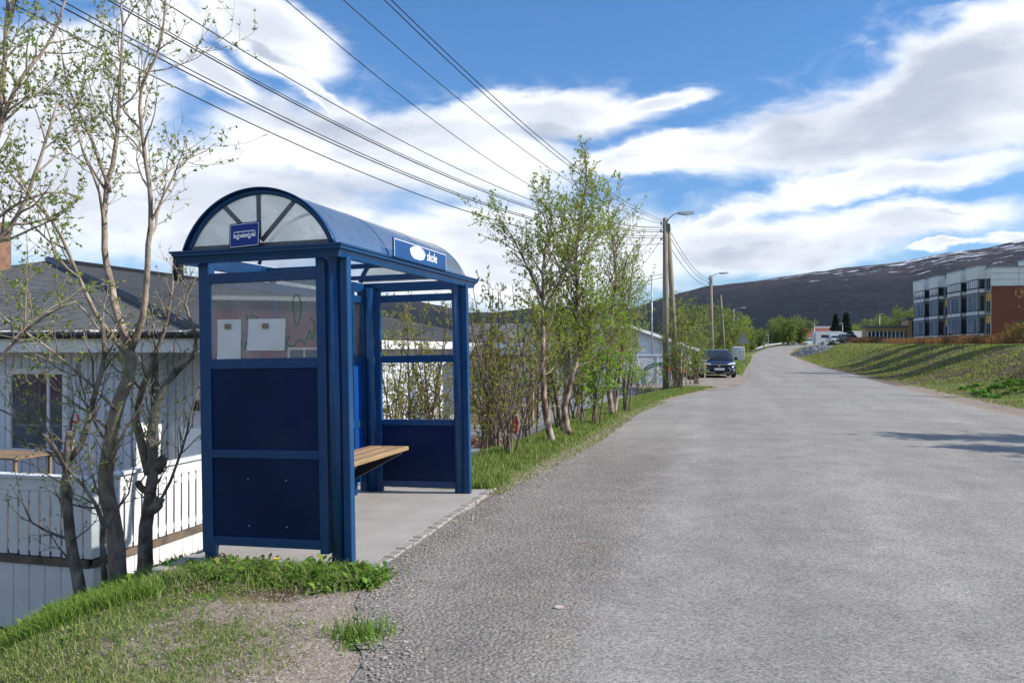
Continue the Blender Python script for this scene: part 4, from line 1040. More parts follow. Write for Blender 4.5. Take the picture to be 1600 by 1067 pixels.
# orange sacks and stakes by the pole
def build_sacks():
    b = Vector((X_(1058, 33.5), 33.5, zl(1058, 33.5)))
    t = thing('orange_barrier', 'torn orange plastic barrier tied to stakes at the foot of the leaning pole', 'barrier', b, 0)
    rng = random.Random(4); m = MB()
    for k in range(3):
        x0 = -.26+k*.18; n = 7; pts = [(x0+.08*math.sin(i*1.3+k), -.05-.03*math.cos(i), 1.2-i*.12) for i in range(n)]
        V = []
        for p_ in pts: V += [p_, (p_[0]+.16+rng.uniform(-.03, .03), p_[1]+.02, p_[2]+rng.uniform(-.03, .03))]
        m.add(V, [(2*i, 2*i+1, 2*i+3, 2*i+2) for i in range(n-1)])
    m.build('netting', mat('orange_plastic', (.75, .13, .02), (.55, .09, .02), 7, .5), t)
    for x, h_ in ((-.12, 1.0), (.2, 1.45), (.36, 1.3), (-.3, .8)): MB().tube([(x, 0, -.3), (x+.03, .02, h_)], .028, 7).build('stake', POLE, t)
    MB().bbox(.10, .20, -.08, -.06, .55, 1.55, .004).build('white_stake', WHITE, t)
    ty = thing('old_tyre', 'black tyre lying in shade left of the parked dark car', 'tyre', (X_(1080, 41), 41, zl(1080, 41)), R(20))
    pts = [(.30*math.cos(a/24*6.283), 0, .40+.30*math.sin(a/24*6.283)) for a in range(25)]
    MB().tube(pts, .11, 10, False).build('tread', RUBBER, ty, True)
    rl = thing('rail_barrier', 'weathered wooden rail on short posts beside the parked dark car', 'barrier', (X_(1072, 43), 43, zl(1072, 43)), 0)
    MB().bbox(0, 1.1, 0, .05, .88, .98, .005).build('rail', mat('pale_timber', (.5, .46, .3), (.36, .33, .22), 7), rl)
    for x in (.1, .95): MB().bbox(x, x+.07, .05, .12, -.2, .98, .005).build('post', MATS['pale_timber'], rl)
build_sacks()
# stone heap and teal hoop behind the shelter
def build_stones():
    b = G(735, 18.5); t = tag(None or bpy.data.objects.new('_', None), 'x'); bpy.data.objects.remove(t)
    rng = random.Random(9); m = MB()
    for i in range(150):
        x = rng.uniform(-2.2, 2.2); y = rng.gauss(0, .3); r = rng.uniform(.05, .13); z = rng.uniform(0, .22)*(1-abs(y))
        n = 7; vs = [Vector((rng.gauss(0, 1), rng.gauss(0, 1), rng.gauss(0, 1))).normalized()*r*rng.uniform(.7, 1.2) for _ in range(8)]
        c = Vector((x, y, z+r*.3)); o = [c+v for v in [Vector((r,0,0)),Vector((0,r*1.1,0)),Vector((-r*1.1,0,0)),Vector((0,-r,0)),Vector((0,0,r*.8)),Vector((0,0,-r))]]
        o = [q+Vector((rng.uniform(-.3,.3),)*3)*r for q in o]
        m.add(o, [(0,1,4),(1,2,4),(2,3,4),(3,0,4),(1,0,5),(2,1,5),(3,2,5),(0,3,5)])
    o = m.build('stone_border', mat('reddish_stone', (.45, .22, .14), (.22, .13, .10), 1.5, .9, lo=.4, hi=.6)); o.location = b
    tag(o, 'low border of reddish broken stones along the driveway behind the bushes', 'stone border')
    b = Vector((X_(652, 26), 26, zl(652, 26)))
    t = thing('planter_stand', 'grey box stand with a round teal hoop in front of the white house', 'planter', b, 0)
    MB().bbox(-.45, -.05, 0, .3, 0, .75, .01).build('box', mat('dark_grey_box', (.12, .13, .12), None, 6), t)
    pts = [(.12+.22*math.cos(a/20*6.283), -.05, .62+.25*math.sin(a/20*6.283)) for a in range(21)]
    MB().tube(pts, .035, 8, False).build('hoop', mat('teal_plastic', (.02, .36, .38), None, 9, .4), t, True)
    MB().bbox(-.05, .4, 0, .3, .0, .33, .01).build('stand', WHITE, t)
    b = Vector((X_(801, 19.8), 19.8, zl(801, 19.8))); t = thing('red_sledge', 'small red plastic sledge standing among the bushes', 'sledge', b, R(10))
    m = MB(); m.prism([(-.1, 0, .1), (.1, 0, .1), (.15, 0, .35), (.08, 0, .6), (-.06, 0, .62), (-.14, 0, .35)], (0, .05, 0)); m.build('shell', mat('red_plastic2', (.5, .03, .03), None, 8, .4), t)
    MB().tube([(-.1, -.02, .12), (-.12, -.04, .35), (-.05, -.02, .58)], .015, 6).build('rim', MATS['red_plastic'], t)
    # things glimpsed under the far shelter wall
    b = Vector((X_(618, 10.8), 10.8, 0)); b.z = hgt(b.x, b.y)-.0
    t = thing('tarpaulin_pile', 'pale blue tarpaulin heap lying below the far shelter wall', 'tarpaulin', b, R(-12))
    m = MB(); V = []; n = 14
    for i in range(n+1):
        for k in range(n+1):
            u, v = -1.0+2.0*i/n, -.5+1.0*k/n; V.append((u+.5, v, .32*max(0, 1-abs(u))**.4*max(0, 1-abs(v*2))**.4+.05*nn(u*3, v*3, 1, 4)))
    m.add(V, [(i*(n+1)+k, (i+1)*(n+1)+k, (i+1)*(n+1)+k+1, i*(n+1)+k+1) for i in range(n) for k in range(n)]); m.build('cloth', mat('pale_blue_tarp', (.42, .52, .66), (.33, .42, .56), 4, .5), t, True)
    t = thing('orange_crate', 'orange framed crate standing below the far shelter wall', 'crate', (X_(617, 10.2), 10.2, hgt(X_(617, 10.2), 10.2)-.02), R(-10))
    m = MB()
    for x in (-.1, .10):
        for y in (0, .25): m.bbox(x, x+.04, y, y+.04, 0, .42, .003)
    for z in (0, .38): m.bbox(-.1, .14, -.01, .03, z, z+.04, .003)
    m.build('frame', MATS['orange_plastic'], t); MB().bbox(-.055, .095, .03, .24, .02, .36, .004).build('box', BLACK, t)
build_stones()

# ------------------------------------------------------------ poles, lamps, wires
def lamp_pole(label, px, Y, top_py, lean_px=0, r=.12, arm=True, base_py=None, lamp=1.1, brace=None, cross=True):
    z0 = hgt(X_(px, Y), Y); tp = P(px+0, top_py, Y); b = Vector((X_(px+lean_px, Y), Y, z0-.2))
    t = thing('utility_pole', label, 'utility pole', b, 0, 'wooden utility poles along the left road edge')
    MB().tube([(0, 0, 0), tuple((tp-b)*.5), tuple(tp-b)], [r*1.15, r, r*.8], 12).build('pole', POLE, t, True)
    if brace:
        bb = Vector((X_(brace, Y+.2), Y+.2, z0-.2)); tt = tp-b+Vector((.13, .12, -.2))
        MB().tube([tuple(bb-b), tuple((bb-b).lerp(tt, .5)), tuple(tt)], [r*1.1, r*.95, r*.75], 12).build('brace_pole', POLE, t, True)
    h = tp-b
    if arm:
        am = MB().tube([h+Vector((0, 0, -.25)), h+Vector((.15, -.03, 0)), h+Vector((lamp*.55, -.1, .15)), h+Vector((lamp*.8, -.12, .17))], .022, 8).build('lamp_arm', STEEL, t, True)
        q = h+Vector((lamp*.75, -.12, .15)); m = MB()
        m.add([q+Vector(v) for v in ((0,-.06,-.02),(0,.06,-.02),(0,.06,.06),(0,-.06,.06),(.62,-.10,-.0),(.62,.10,0),(.58,.07,.10),(.58,-.07,.10),(.3,-.12,-.05),(.3,.12,-.05))],
              [(0,3,2,1),(3,7,6,2),(0,8,4,7,3),(1,2,6,5,9),(4,5,6,7),(0,1,9,8),(8,9,5,4)])
        m.build('lamp_head', STEEL, t)
    ins = MB()
    for k, dz in enumerate((-.25, -.55, -.85)):
        ins.cyl(h+Vector((-.16, 0, dz)), h+Vector((-.16, 0, dz+.10)), .028, 8); ins.tube([h+Vector((-.16, 0, dz)), h+Vector((.14, 0, dz))], .012, 6)
    ins.build('insulator', BLACK, t)
    return t
lamp_pole('nearest wooden double pole with leaning brace and curved street lamp', 1039.5, 32, 341, 1, .115, brace=1058, lamp=.62)
lamp_pole('wooden lamp pole standing directly behind the parked dark car', 1110.5, 57, 431, 2.5, .13, lamp=.75)
lamp_pole('slightly leaning bare wooden pole without lamp beyond the parked car', 1126, 77, 461, 7, .12, arm=False)
for i, (px, Y, ty) in enumerate(((1146, 104, 483), (1152, 137, 497), (1160, 168, 507), (1167, 200, 513))):
    lamp_pole(['fourth wooden pole from the viewer with a lamp above the green trees', 'distant lamp pole just right of the fourth wooden pole', 'small distant lamp pole second from last', 'farthest tiny lamp pole before the road bends'][i], px, Y, ty, 1, .15, lamp=1.2)
def wire(label, a, mid, p1, r=.011, ext=1.7, depthA=11.5):
    """a: pixel at the upper edge, mid: pixel on the way, p1: world point at the pole"""
    A = P(a[0], a[1], depthA)
    def horiz(t): return Vector((p1.x+(A.x-p1.x)*t, p1.y+(A.y-p1.y)*t))
    k = (mid[0]-800)/F; dx, dy = A.x-p1.x, A.y-p1.y
    tm = (k*p1.y-p1.x)/(dx-k*dy); hm = horiz(tm); zm = H-(mid[1]-HY)/F*hm.y
    z0, z1 = p1.z, A.z
    # quadratic through (0,z0) (tm,zm) (1,z1)
    c2 = ((zm-z0)/tm-(z1-z0))/(tm-1); c1 = (z1-z0)-c2
    pts = []
    for i in range(61):
        t = ext*i/60; h = horiz(t); pts.append((h.x, h.y, z0+c1*t+c2*t*t))
    o = MB().tube(pts, r, 6).build('overhead_wire', RUBBER, None, True)
    return tag(o, label, 'wire', 'overhead wires running to the nearest pole')
PT = P(1039.5, 341, 32)
def pp(py, dx=-.1): q = P(1036, py, 32); return q
wire('lowest overhead wire, leaving the photo nearest its top left corner', (8, 0), (400, 197), pp(381), .011)
wire('lower thick wire of the pair above the lowest one', (76, 0), (400, 168), pp(372), .012)
wire('upper thick wire of the lower close pair', (94, 0), (400, 172-10), pp(368), .010)
wire('thick wire of the middle close pair above the shelter', (168, 0), (400, 130), pp(362), .012)
wire('thin wire just above the thick one of the middle pair', (176, 0), (400, 126), pp(359), .008)
wire('single thin wire rising between the middle pair and the grey wires', (250, 0), (400, 92), pp(356), .009)
wire('grey wire crossing the sky left of centre', (446, 0), (700, 205), pp(353), .007)
wire('grey wire next right of the crossing grey one', (536, 0), (760, 190), pp(350), .007)
wire('left one of the two steepest wires at the upper centre', (600, 0), (800, 186), pp(347), .008)
wire('right one of the two steepest wires at the upper centre', (611, 0), (805, 182), pp(344), .008)
def span(label, a, b, sag, r=.009):
    pts = [a.lerp(b, i/20)-Vector((0, 0, sag*4*(i/20)*(1-i/20))) for i in range(21)]
    tag(MB().tube(pts, r, 5).build('overhead_wire', RUBBER, None, True), label, 'wire', 'overhead wires between the poles beyond')
for k, (ya, yb) in enumerate(((352, 436), (362, 440), (378, 446))):
    span(['upper', 'middle', 'lower'][k]+' sagging wire between the double pole and the pole behind the car', P(1042, ya, 32), P(1110, yb, 57), .5, .012)
for k, (ya, yb) in enumerate(((437, 465), (446, 470))): span(['upper', 'lower'][k]+' wire from the pole behind the car to the leaning bare pole', P(1111, ya, 57), P(1126, yb, 77), .5, .015)
span('wire from the leaning bare pole to the fourth pole', P(1126, 463, 77), P(1146, 487, 104), .6, .018)
span('wire from the fourth pole to the distant lamp pole', P(1146, 486, 104), P(1152, 500, 137), .6, .02)
for k, (a, b) in enumerate((((960, 430), (1037, 352)), ((975, 440), (1037, 368)), ((940, 425), (1038, 428)), ((940, 436), (1038, 433)))):
    span(['steep service wire dropping left from the double pole', 'second steep service wire dropping left from the double pole', 'flat service wire reaching the double pole from the birches', 'lower flat service wire reaching the double pole from the birches'][k], P(*a, 40 if k < 2 else 45), P(*b, 32), .2, .009)
def flagpole():
    b = G(1018.5, 44); t = thing('flagpole', 'thin grey flagpole standing left of the double wooden pole', 'flagpole', b, 0)
    tp = P(1018.5, 432, 44)-b
    MB().tube([(0, 0, -.1), tuple(tp)], [.05, .03], 10).build('pole', STEEL, t, True)
    MB().tube([tp, tp+Vector((0, 0, .08))], [.06, .03], 10).build('knob', WHITE, t, True)
flagpole()

# ------------------------------------------------------------ vehicles
def car(label, loc, rz_, paint, L_=4.35, W=1.84, Ht=1.48, kind='hatch', clr=.16, name='parked_car', plate=True, detail=True):
    """front of the car at local -y; x to the right"""
    t = thing(name, label, 'car', loc, rz_)
    # body cross sections along y: (y, half width, bottom, beltline)
    n = 22; ys = [i/n for i in range(n+1)]
    def belt(s):  # height of hood / belt / boot
        k = Ht/1.48
        return k*lerp_tab([(0, .58), (.03, .68), (.10, .80), (.25, .93), (.32, .96), (.8, 1.0), (.93, 1.02 if kind != 'sedan' else .98), (1, .78)], s)
    def half(s): return W/2*lerp_tab([(0, .78), (.04, .90), (.12, .965), (.25, .985), (.5, 1), (.8, .985), (.93, .93), (1, .84)], s)
    m = MB(); rings = []
    for s in ys:
        y = s*L_; h = belt(s); w = half(s); bz = clr+(.10 if s in (0, 1) else .02)
        rings.append([(-w*.86, y, bz), (-w*.985, y, bz+.12), (-w, y, bz+(h-bz)*.45), (-w*.965, y, h-.10), (-w*.86, y, h-.015), (-w*.5, y, h+.018*(1 if s > .05 else .4)), (0, y, h+.028),
                      (w*.5, y, h+.018*(1 if s > .05 else .4)), (w*.86, y, h-.015), (w*.965, y, h-.10), (w, y, bz+(h-bz)*.45), (w*.985, y, bz+.12), (w*.86, y, bz)])
    k = len(rings[0]); vs = [v for r in rings for v in r]
    fs = [(i*k+j, i*k+(j+1) % k, (i+1)*k+(j+1) % k, (i+1)*k+j) for i in range(n) for j in range(k)]
    fs += [tuple(range(k))[::-1], tuple(n*k+j for j in range(k))]
    m.add(vs, fs); body = m.build('body', paint, t, True)
    # greenhouse
    y0, y1, y2, y3 = (.245*L_, .42*L_, .86*L_, .975*L_) if kind != 'suv' else (.25*L_, .40*L_, .90*L_, .985*L_)
    if kind == 'sedan': y2, y3 = .72*L_, .88*L_
    zb = .93*Ht/1.48; wb, wt = W/2*.90, W/2*.70
    def ghs(sc, dz, ins):
        V = []
        for (y, z, w) in ((y0+ins, zb, wb), (y0+(y1-y0)*.55+ins*.4, zb+(Ht-zb)*.66, wb*.45+wt*.55), (y1, Ht-.035, wt), ((y1+y2)/2, Ht, wt), (y2, Ht-.05, wt*.97), (y3-ins, zb+.03, wb*.9)):
            V.append((y, z+dz, w*sc))
        return V
    S_ = ghs(1, 0, 0); m = MB(); vs = []
    for (y, z, w) in S_: vs += [(-w, y, z), (-w*.5, y, z+.02), (w*.5, y, z+.02), (w, y, z), ]
    # sides go down to belt
    base = [(-wb, y, zb-.02) for (y, z, w) in S_]+[(wb, y, zb-.02) for (y, z, w) in S_]
    nS = len(S_); vs += base
    fs = []
    for i in range(nS-1):
        for j in range(3): fs.append((i*4+j, i*4+j+1, (i+1)*4+j+1, (i+1)*4+j))
        fs.append((i*4, (i+1)*4, nS*4+i+1, nS*4+i)); fs.append((i*4+3, nS*4+nS+i, nS*4+nS+i+1, (i+1)*4+3))
    m.add(vs, fs); m.build('roof', paint, t, True)
    def lerp(a, b, s): return tuple(p_+(q_-p_)*s for p_, q_ in zip(a, b))
    # windscreen, slightly proud of the pillars
    a, b, c = S_[0], S_[1], S_[2]
    def fpt(u, v, off=.014):
        e, g = (a, b) if v < .55 else (b, c); tt = v/.55 if v < .55 else (v-.55)/.45
        y, z, w = lerp(e, g, tt); return (u*w, y-off, z+.02*(1-u*u)+off)
    m = MB(); nu = 8; nv = 6
    V = [fpt(-.87+1.74*i/nu, .10+.82*j/nv) for i in range(nu+1) for j in range(nv+1)]
    m.add(V, [(i*(nv+1)+j, (i+1)*(nv+1)+j, (i+1)*(nv+1)+j+1, i*(nv+1)+j+1) for i in range(nu) for j in range(nv)]); m.build('windscreen', DGLASS, t, True)
    for sx in (-1, 1):
        m = MB(); V = []
        for (y, z, w) in S_: V.append((y, z, w))
        pts_t = []; pts_b = []
        for s in (0.12, .3, .45, .6, .75, .9):
            i = min(nS-2, int(s*(nS-1))); q_ = lerp(V[i], V[i+1], s*(nS-1)-i)
            zt = q_[1]-.07; zbm = zb+.03
            if zt < zbm+.02: zt = zbm+.02
            wt_ = wb+(q_[2]-wb)*((zt-zb)/max(.01, q_[1]-zb)); pts_t.append((sx*(wt_+.012), q_[0], zt)); pts_b.append((sx*(wb+.010), q_[0], zbm))
        vs = pts_b+pts_t; k2 = len(pts_b); m.add(vs, [(i, i+1, k2+i+1, k2+i) for i in range(k2-1)]); m.build('side_window', DGLASS, t)
        if detail: MB().bbox(sx*(W/2-.02) if sx > 0 else -W/2-.16, W/2+.16 if sx > 0 else -W/2+.02, y0+.25, y0+.36, zb-.0, zb+.15, .03).build('wing_mirror', BLACK, t)
    m = MB(); (ya, za, wa), (yb2, zb2, wb2) = S_[4], S_[5]
    m.quad((-wa*.85, ya+.03, za-.03), (wa*.85, ya+.03, za-.03), (wb2*.85, yb2+.012, zb2+.06), (-wb2*.85, yb2+.012, zb2+.06)); m.build('rear_window', DGLASS, t)
    for (x, y) in ((-1, .19), (1, .19), (-1, .80), (1, .80)):
        xo = x*(W/2-.02); wr = .32*Ht/1.48
        wh = MB().tube([(xo-x*.20, y*L_, wr), (xo-x*.01, y*L_, wr), (xo+x*.012, y*L_, wr)], [wr, wr, wr*.9], 22).build('wheel', RUBBER, t, True)
        MB().tube([(xo, y*L_, wr), (xo+x*.02, y*L_, wr)], [wr*.64, wr*.58], 18).build('rim', STEEL, wh)
    # headlights and grille
    hl = mat('headlight_glass', (.75, .78, .82), (.5, .53, .58), 22, .12, spec=.8)
    for sx in (-1, 1):
        w = half(.05)
        m = MB(); k3 = Ht/1.48
        o = [(sx*w*.52, -.0, .68*k3), (sx*w*.98, .13, .70*k3), (sx*w*1.0, .20, .80*k3), (sx*w*.80, .13, .795*k3), (sx*w*.52, .05, .735*k3)]
        m.prism(o, (0, -.05, .01)); m.build('headlight', hl, t)
        m = MB(); wq = half(.97); m.prism([(sx*wq*.80, L_-.05, .80*k3), (sx*wq*.99, L_-.10, .80*k3), (sx*wq*.96, L_-.12, 1.0*k3), (sx*wq*.82, L_-.08, 1.0*k3)], (0, .05, 0)); m.build('tail_light', mat('tail_red', (.35, .01, .01), None, 9, .2), t)
    if detail:
        MB().bbox(-.52, .52, -.035, .02, .60, .68, .012).build('grille', BLACK, t)
        ch = mat('chrome', (.6, .62, .64), None, 12, .15, metal=.9)
        MB().bbox(-.5, .5, -.045, -.02, .672, .70, .006).build('grille_bar', ch, t)
        m = MB(); m.prism([(-.62, -.015, .42), (-.48, -.015, .53), (.48, -.015, .53), (.62, -.015, .42), (.46, -.015, .27), (-.46, -.015, .27)], (0, .05, 0)); m.build('lower_intake', BLACK, t)
        m = MB()
        for sx in (-1, 1): m.tube([(sx*.46, -.03, .53), (sx*.60, -.03, .42), (sx*.47, -.03, .28), (sx*.22, -.03, .27)], .013, 6)
        m.build('intake_trim', ch, t)
        for sx in (-1, 1): MB().tube([(sx*.75, .03, .42), (sx*.75, -.012, .42)], .06, 12).build('fog_light', hl, t)
        MB().bbox(-.26, .26, -.055, -.035, .40, .51, .004).build('number_plate', SIGNW, t)
        MB().tube([(0, .0, .635), (0, -.05, .635)], [.055, .045], 14).build('badge', ch, t)
    return t
NAVY = mat('navy_car_paint', (.010, .014, .028), (.008, .011, .022), 3, .22, spec=.6, coat=.6)
GREYC = mat('brown_grey_car_paint', (.11, .105, .11), None, 3, .3, spec=.5, coat=.5)
WHITEC = mat('white_car_paint', (.72, .74, .76), None, 3, .3, spec=.5, coat=.5)
Yc = 43.5; car('dark navy hatchback parked on gravel facing the viewer', (X_(1124, Yc), Yc, hgt(X_(1124, Yc), Yc)+.01), R(-9), NAVY)
# white trailer behind the warning sign
def trailer():
    Y = 78; b = G(1156, Y); t = thing('white_trailer', 'white box trailer on grass behind the triangular road sign', 'trailer', b, R(-10))
    MB().bbox(-.62, .42, 0, 3, .45, 1.75, .06).build('box', WHITEC, t); MB().bbox(.1, .36, -.03, 0, .6, 1.55, .01).build('door', WHITEH, t)
    for x in (-.67, .47): MB().cyl((x, 1.5, .3), (x+.15, 1.5, .3), .3, 14).build('wheel', RUBBER, t)
    MB().tube([(-.1, 0, .5), (-.1, -1, .5)], .04, 6).build('drawbar', STEEL, t)
trailer()
def tri_sign():
    Y = 60; b = G(1163, Y); b.z -= .0; t = thing('triangular_sign', 'grey back of a triangular road sign on thin pole behind the car', 'road sign', b, 0)
    q = P(1163, 563, Y); 
    c = P(1161.5, 531, Y)-b; s = .42
    MB().tube([(0, .03, -.1), (c.x, .03, c.z+.4)], .03, 8).build('post', STEEL, t)
    m = MB(); m.prism([(c.x-.46, 0, c.z-.28), (c.x+.46, 0, c.z-.28), (c.x+.04, 0, c.z+.52), (c.x-.04, 0, c.z+.52)], (0, .015, 0)); m.build('plate', mat('sign_back_grey', (.20, .20, .21), None, 9, .5), t)
tri_sign()
Y = 178; car('small dark and white car far down the road left side', (X_(1176, Y), Y, hgt(X_(1176, Y), Y)), R(-25), mat('black_car_paint', (.02, .02, .025), None, 3, .3), detail=False, L_=4.2)

# ------------------------------------------------------------ apartment block
def build_apartments():
    base = Vector((66, 114, 3.1)); fx = Vector((.154, .988, 0)).normalized(); ang = math.atan2(fx.y, fx.x)
    t = thing('apartment_block', 'three storey brick apartment block with four white topped glazed bays', 'building', base, ang)
    # local x along the facade (away), local y to the left = outwards; building body at y<0
    BR = mat('red_brick', (.26, .085, .05), (.18, .055, .035), 3, .85, .3, 30, stretch=(1, 1, 3))
    WP = mat('white_cladding', (.82, .80, .76), (.75, .73, .70), .6, .6)
    YP = mat('yellow_panel', (.75, .46, .14), (.66, .40, .12), 2, .6); FR = mat('grey_frame', (.15, .18, .22), (.12, .15, .18), 3, .5)
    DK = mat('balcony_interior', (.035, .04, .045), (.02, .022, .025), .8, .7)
    G1 = mat('balcony_glass', (.36, .42, .48), (.10, .12, .14), .9, .05, spec=.9, stretch=(2.5, 2.5, .2), lo=.4, hi=.6); RT = mat('roof_trim', (.30, .36, .36), None, 3, .5)  # balcony glass: sky reflection put into the colour as pale streaks
    Lb = 33; Dp = 18
    MB().box(0, Lb, -Dp, 0, -2, 7.1).build('brick_wall', BR, t)
    MB().box(-.06, Lb, -Dp, .03, 7.1, 9.6).build('upper_cladding', WP, t)
    gr = MB()
    for z in (7.95, 8.8): gr.box(-.075, -.06, -Dp, .0, z, z+.04)
    for y in (-3.5, -8, -12.5): gr.box(-.078, -.06, y, y+.04, 7.1, 9.6)
    gr.build('cladding_joint', FR, t)
    MB().box(-.14, Lb+.1, -Dp, .12, 9.6, 9.8).build('parapet_cap', RT, t)
    MB().box(-.09, .0, -Dp, .04, 7.04, 7.12).build('drip_edge', FR, t)
    # recess walls between the bays: yellow panels and windows
    gaps = [(0.02, 1.8), (5.9, 8.1), (13.6, 17.6), (21.6, 24)]
    for (a, b) in gaps:
        for st in range(3):
            z = st*3.1
            p = MB().box(a, b, .005, .05, z+2.0 if st < 2 else z+.0, z+3.1+.0 if st < 2 else z+.9)
            if st < 2: p.build('yellow_panel', YP, t)
            w = MB()
            n = 2 if b-a < 2.5 else 3
            for i in range(n): 
                u0 = a+.15+(b-a-.3)*i/n; u1 = u0+(b-a-.3)/n-.12
                w.box(u0, u1, .03, .07, z+.25, z+2.0)
            wo = MB(); wo.box(a+.03, b-.03, .0, .055, z+.15, z+2.0); fo = wo.build('window', WP, t); w.build('pane', DGLASS, fo)
    pr = 1.08
    for bi, (a, b) in enumerate(((1.8, 5.9), (8.1, 13.6), (17.6, 21.6), (24, 29.4))):
        bay = MB(); bay.box(a+.12, b-.12, .05, pr-.14, -2, 9.3); bo = bay.build('bay', DK, t)
        MB().box(a-.06, b+.06, .03, pr+.06, 8.25, 9.95).build('bay_top', WP, t)
        MB().box(a-.14, b+.14, .03, pr+.14, 9.95, 10.12).build('bay_cap', RT, t)
        for st in range(3):
            z = st*3.1-.0; nf = 6
            # slabs / frames
            MB().box(a, b, .05, pr, z+2.78 if st < 2 else 8.1, z+3.12 if st < 2 else 8.26).build('floor_band', FR, t)
            fr = MB(); gl = MB(); sp = MB(); w = (b-a)/nf
            for i in range(nf+1): fr.box(a+i*w-.05 if i else a, a+i*w+.05 if i < nf else b, pr-.08, pr, z, z+2.78)
            fr.box(a, b, pr-.082, pr+.004, z+.78, z+.86)
            for i in range(nf): gl.box(a+i*w+.05, a+(i+1)*w-.05, pr-.06, pr-.03, z+.86, z+2.78)
            for i in range(0, nf, 2): sp.box(a+i*w+.09, a+(i+1)*w-.05, pr-.03, pr+.012, z+.12, z+.62); sp.box(a+(i+1)*w+.05, a+(i+2)*w-.09, pr-.03, pr+.012, z+.12, z+.62)
            # side towards the viewer
            fr.box(a, a+.08, .05, .22, z, z+2.78); fr.box(a, a+.08, pr-.12, pr-.081, z, z+2.78)
            gl2 = MB(); gl2.box(a+.085, a+.11, .22, pr-.12, z+.86, z+2.78)
            sp.box(a-.012, a+.03, .2, pr-.15, z+.12, z+.62)
            fr.build('glazing_frame', FR, t); gl.build('glazing', G1, t); gl2.build('side_glazing', DGLASS, t); sp.build('spandrel', WP, t)
    # pergola by the end wall and roof box
    m = MB()
    for y in (-2.2, -5, -8, -11): m.box(-3, -2.85, y, y+.15, 0, 2.3)
    m.box(-3.1, -2.8, -12, -2, 2.1, 2.3); m.box(-3.1, -2.8, -12, -2, 1.0, 1.12); m.build('pergola', WOODG, t)
    MB().box(6, 11, -16, -8, 9.7, 11.4).build('roof_house', WP, t); MB().box(5.9, 11.1, -16.1, -7.9, 11.4, 11.6).build('roof_house_cap', RT, t)
    MB().box(5.96, 5.999, -15, -9, 10.2, 11.0).build('roof_house_window', DGLASS, t)
build_apartments()
def build_school():
    Y = 150; base = Vector((X_(1352, Y), Y, 3.0))
    t = thing('timber_school', 'long low yellow timber building with vertical white window strips', 'building', base, R(-20))
    YW = mat('ochre_timber', (.50, .32, .14), (.42, .26, .11), 2, .7); GR = mat('flat_roof_edge', (.20, .21, .22), None, 2, .6)
    MB().box(0, 7, 0, 12, 0, 2.5).build('left_wing', YW, t); MB().box(7, 9.2, -.4, 12, 0, 3.9).build('entrance_tower', YW, t); MB().box(9.2, 24, 0, 12, 0, 3.0).build('right_wing', YW, t)
    MB().box(-.4, 7, -.5, 12, 2.5, 2.75).build('roof', GR, t); MB().box(6.6, 12, -.8, 12, 3.9, 4.15).build('roof', GR, t); MB().box(9.2, 24, -.5, 12, 3.0, 3.3).build('roof', GR, t)
    g = MB()
    for i in range(10): MB().box(.3+i*.66, .45+i*.66, -.06, 0, 0, 1.7).build('window_strip', WHITE, t); g.box(.46+i*.66, .94+i*.66, -.03, -.0, .1, 1.65)
    for i in range(17): MB().box(9.5+i*.8, 9.85+i*.8, -.06, 0, 0, 2.0).build('window_strip', WHITE, t); g.box(9.86+i*.8, 10.28+i*.8, -.03, 0, .1, 1.95)
    g.build('window', DGLASS, t); MB().box(7.6, 8.4, -.45, -.4, 0, 3.4).build('glass_door', LGLASS, t)
build_school()

# ------------------------------------------------------------ parking area things
PZ = 3.1
def at(px, Y): return Vector((X_(px, Y), Y, hgt(X_(px, Y), Y)))
def camper():
    Y = 172; b = at(1300, Y); t = thing('motorhome', 'white motorhome with overcab parked side-on in front of the spruces', 'motorhome', b, 0)
    m = MB(); L2 = 3.3
    o = [(-L2, 0, .45), (-L2, 0, 2.75), (-L2+.2, 0, 2.9), (1.9, 0, 2.9), (3.0, 0, 2.5), (3.2, 0, 1.95), (2.6, 0, 1.75), (3.1, 0, 1.15), (3.55, 0, .95), (3.6, 0, .45)]
    m.prism(o, (0, 2.2, 0)); m.build('body', WHITEC, t)
    MB().bbox(-2.2, -.6, -.03, 0, 1.6, 2.15, .01).build('side_window', DGLASS, t); MB().bbox(.6, 1.3, -.03, 0, 1.5, 2.1, .01).build('side_window', DGLASS, t)
    m = MB(); m.prism([(1.9, -.02, 1.15), (1.95, -.02, 1.7), (2.55, -.02, 1.7), (3.0, -.02, 1.18)], (0, .02, 0)); m.build('cab_window', DGLASS, t)
    MB().bbox(-.3, .35, -.03, 0, .5, 2.3, .01).build('door', WHITEH, t)
    for x in (-1.9, 2.5): 
        w = MB().cyl((x, -.03, .36), (x, .25, .36), .36, 18).build('wheel', RUBBER, t); MB().cyl((x, -.05, .36), (x, -.03, .36), .2, 12).build('rim', STEEL, w)
camper()
b = at(1343, 156); car('dark grey brown sport utility car parked nearest the grass bank', (b.x+.5, b.y, b.z), R(90), GREYC, 4.6, 1.9, 1.68, 'suv', .2, detail=False)
b = at(1326, 164); car('white car parked between the motorhome and the dark sport utility car', (b.x+.3, b.y, b.z), R(90), WHITEC, 4.5, 1.85, 1.6, 'suv', .2, detail=False)
b = at(1262, 228); car('dark car parked behind the yellow shrubs left of the motorhome', (b.x, b.y, b.z), R(60), mat('dark_green_paint', (.03, .05, .05), None, 3, .3), 4.6, 1.9, 1.6, 'suv', .2, detail=False)
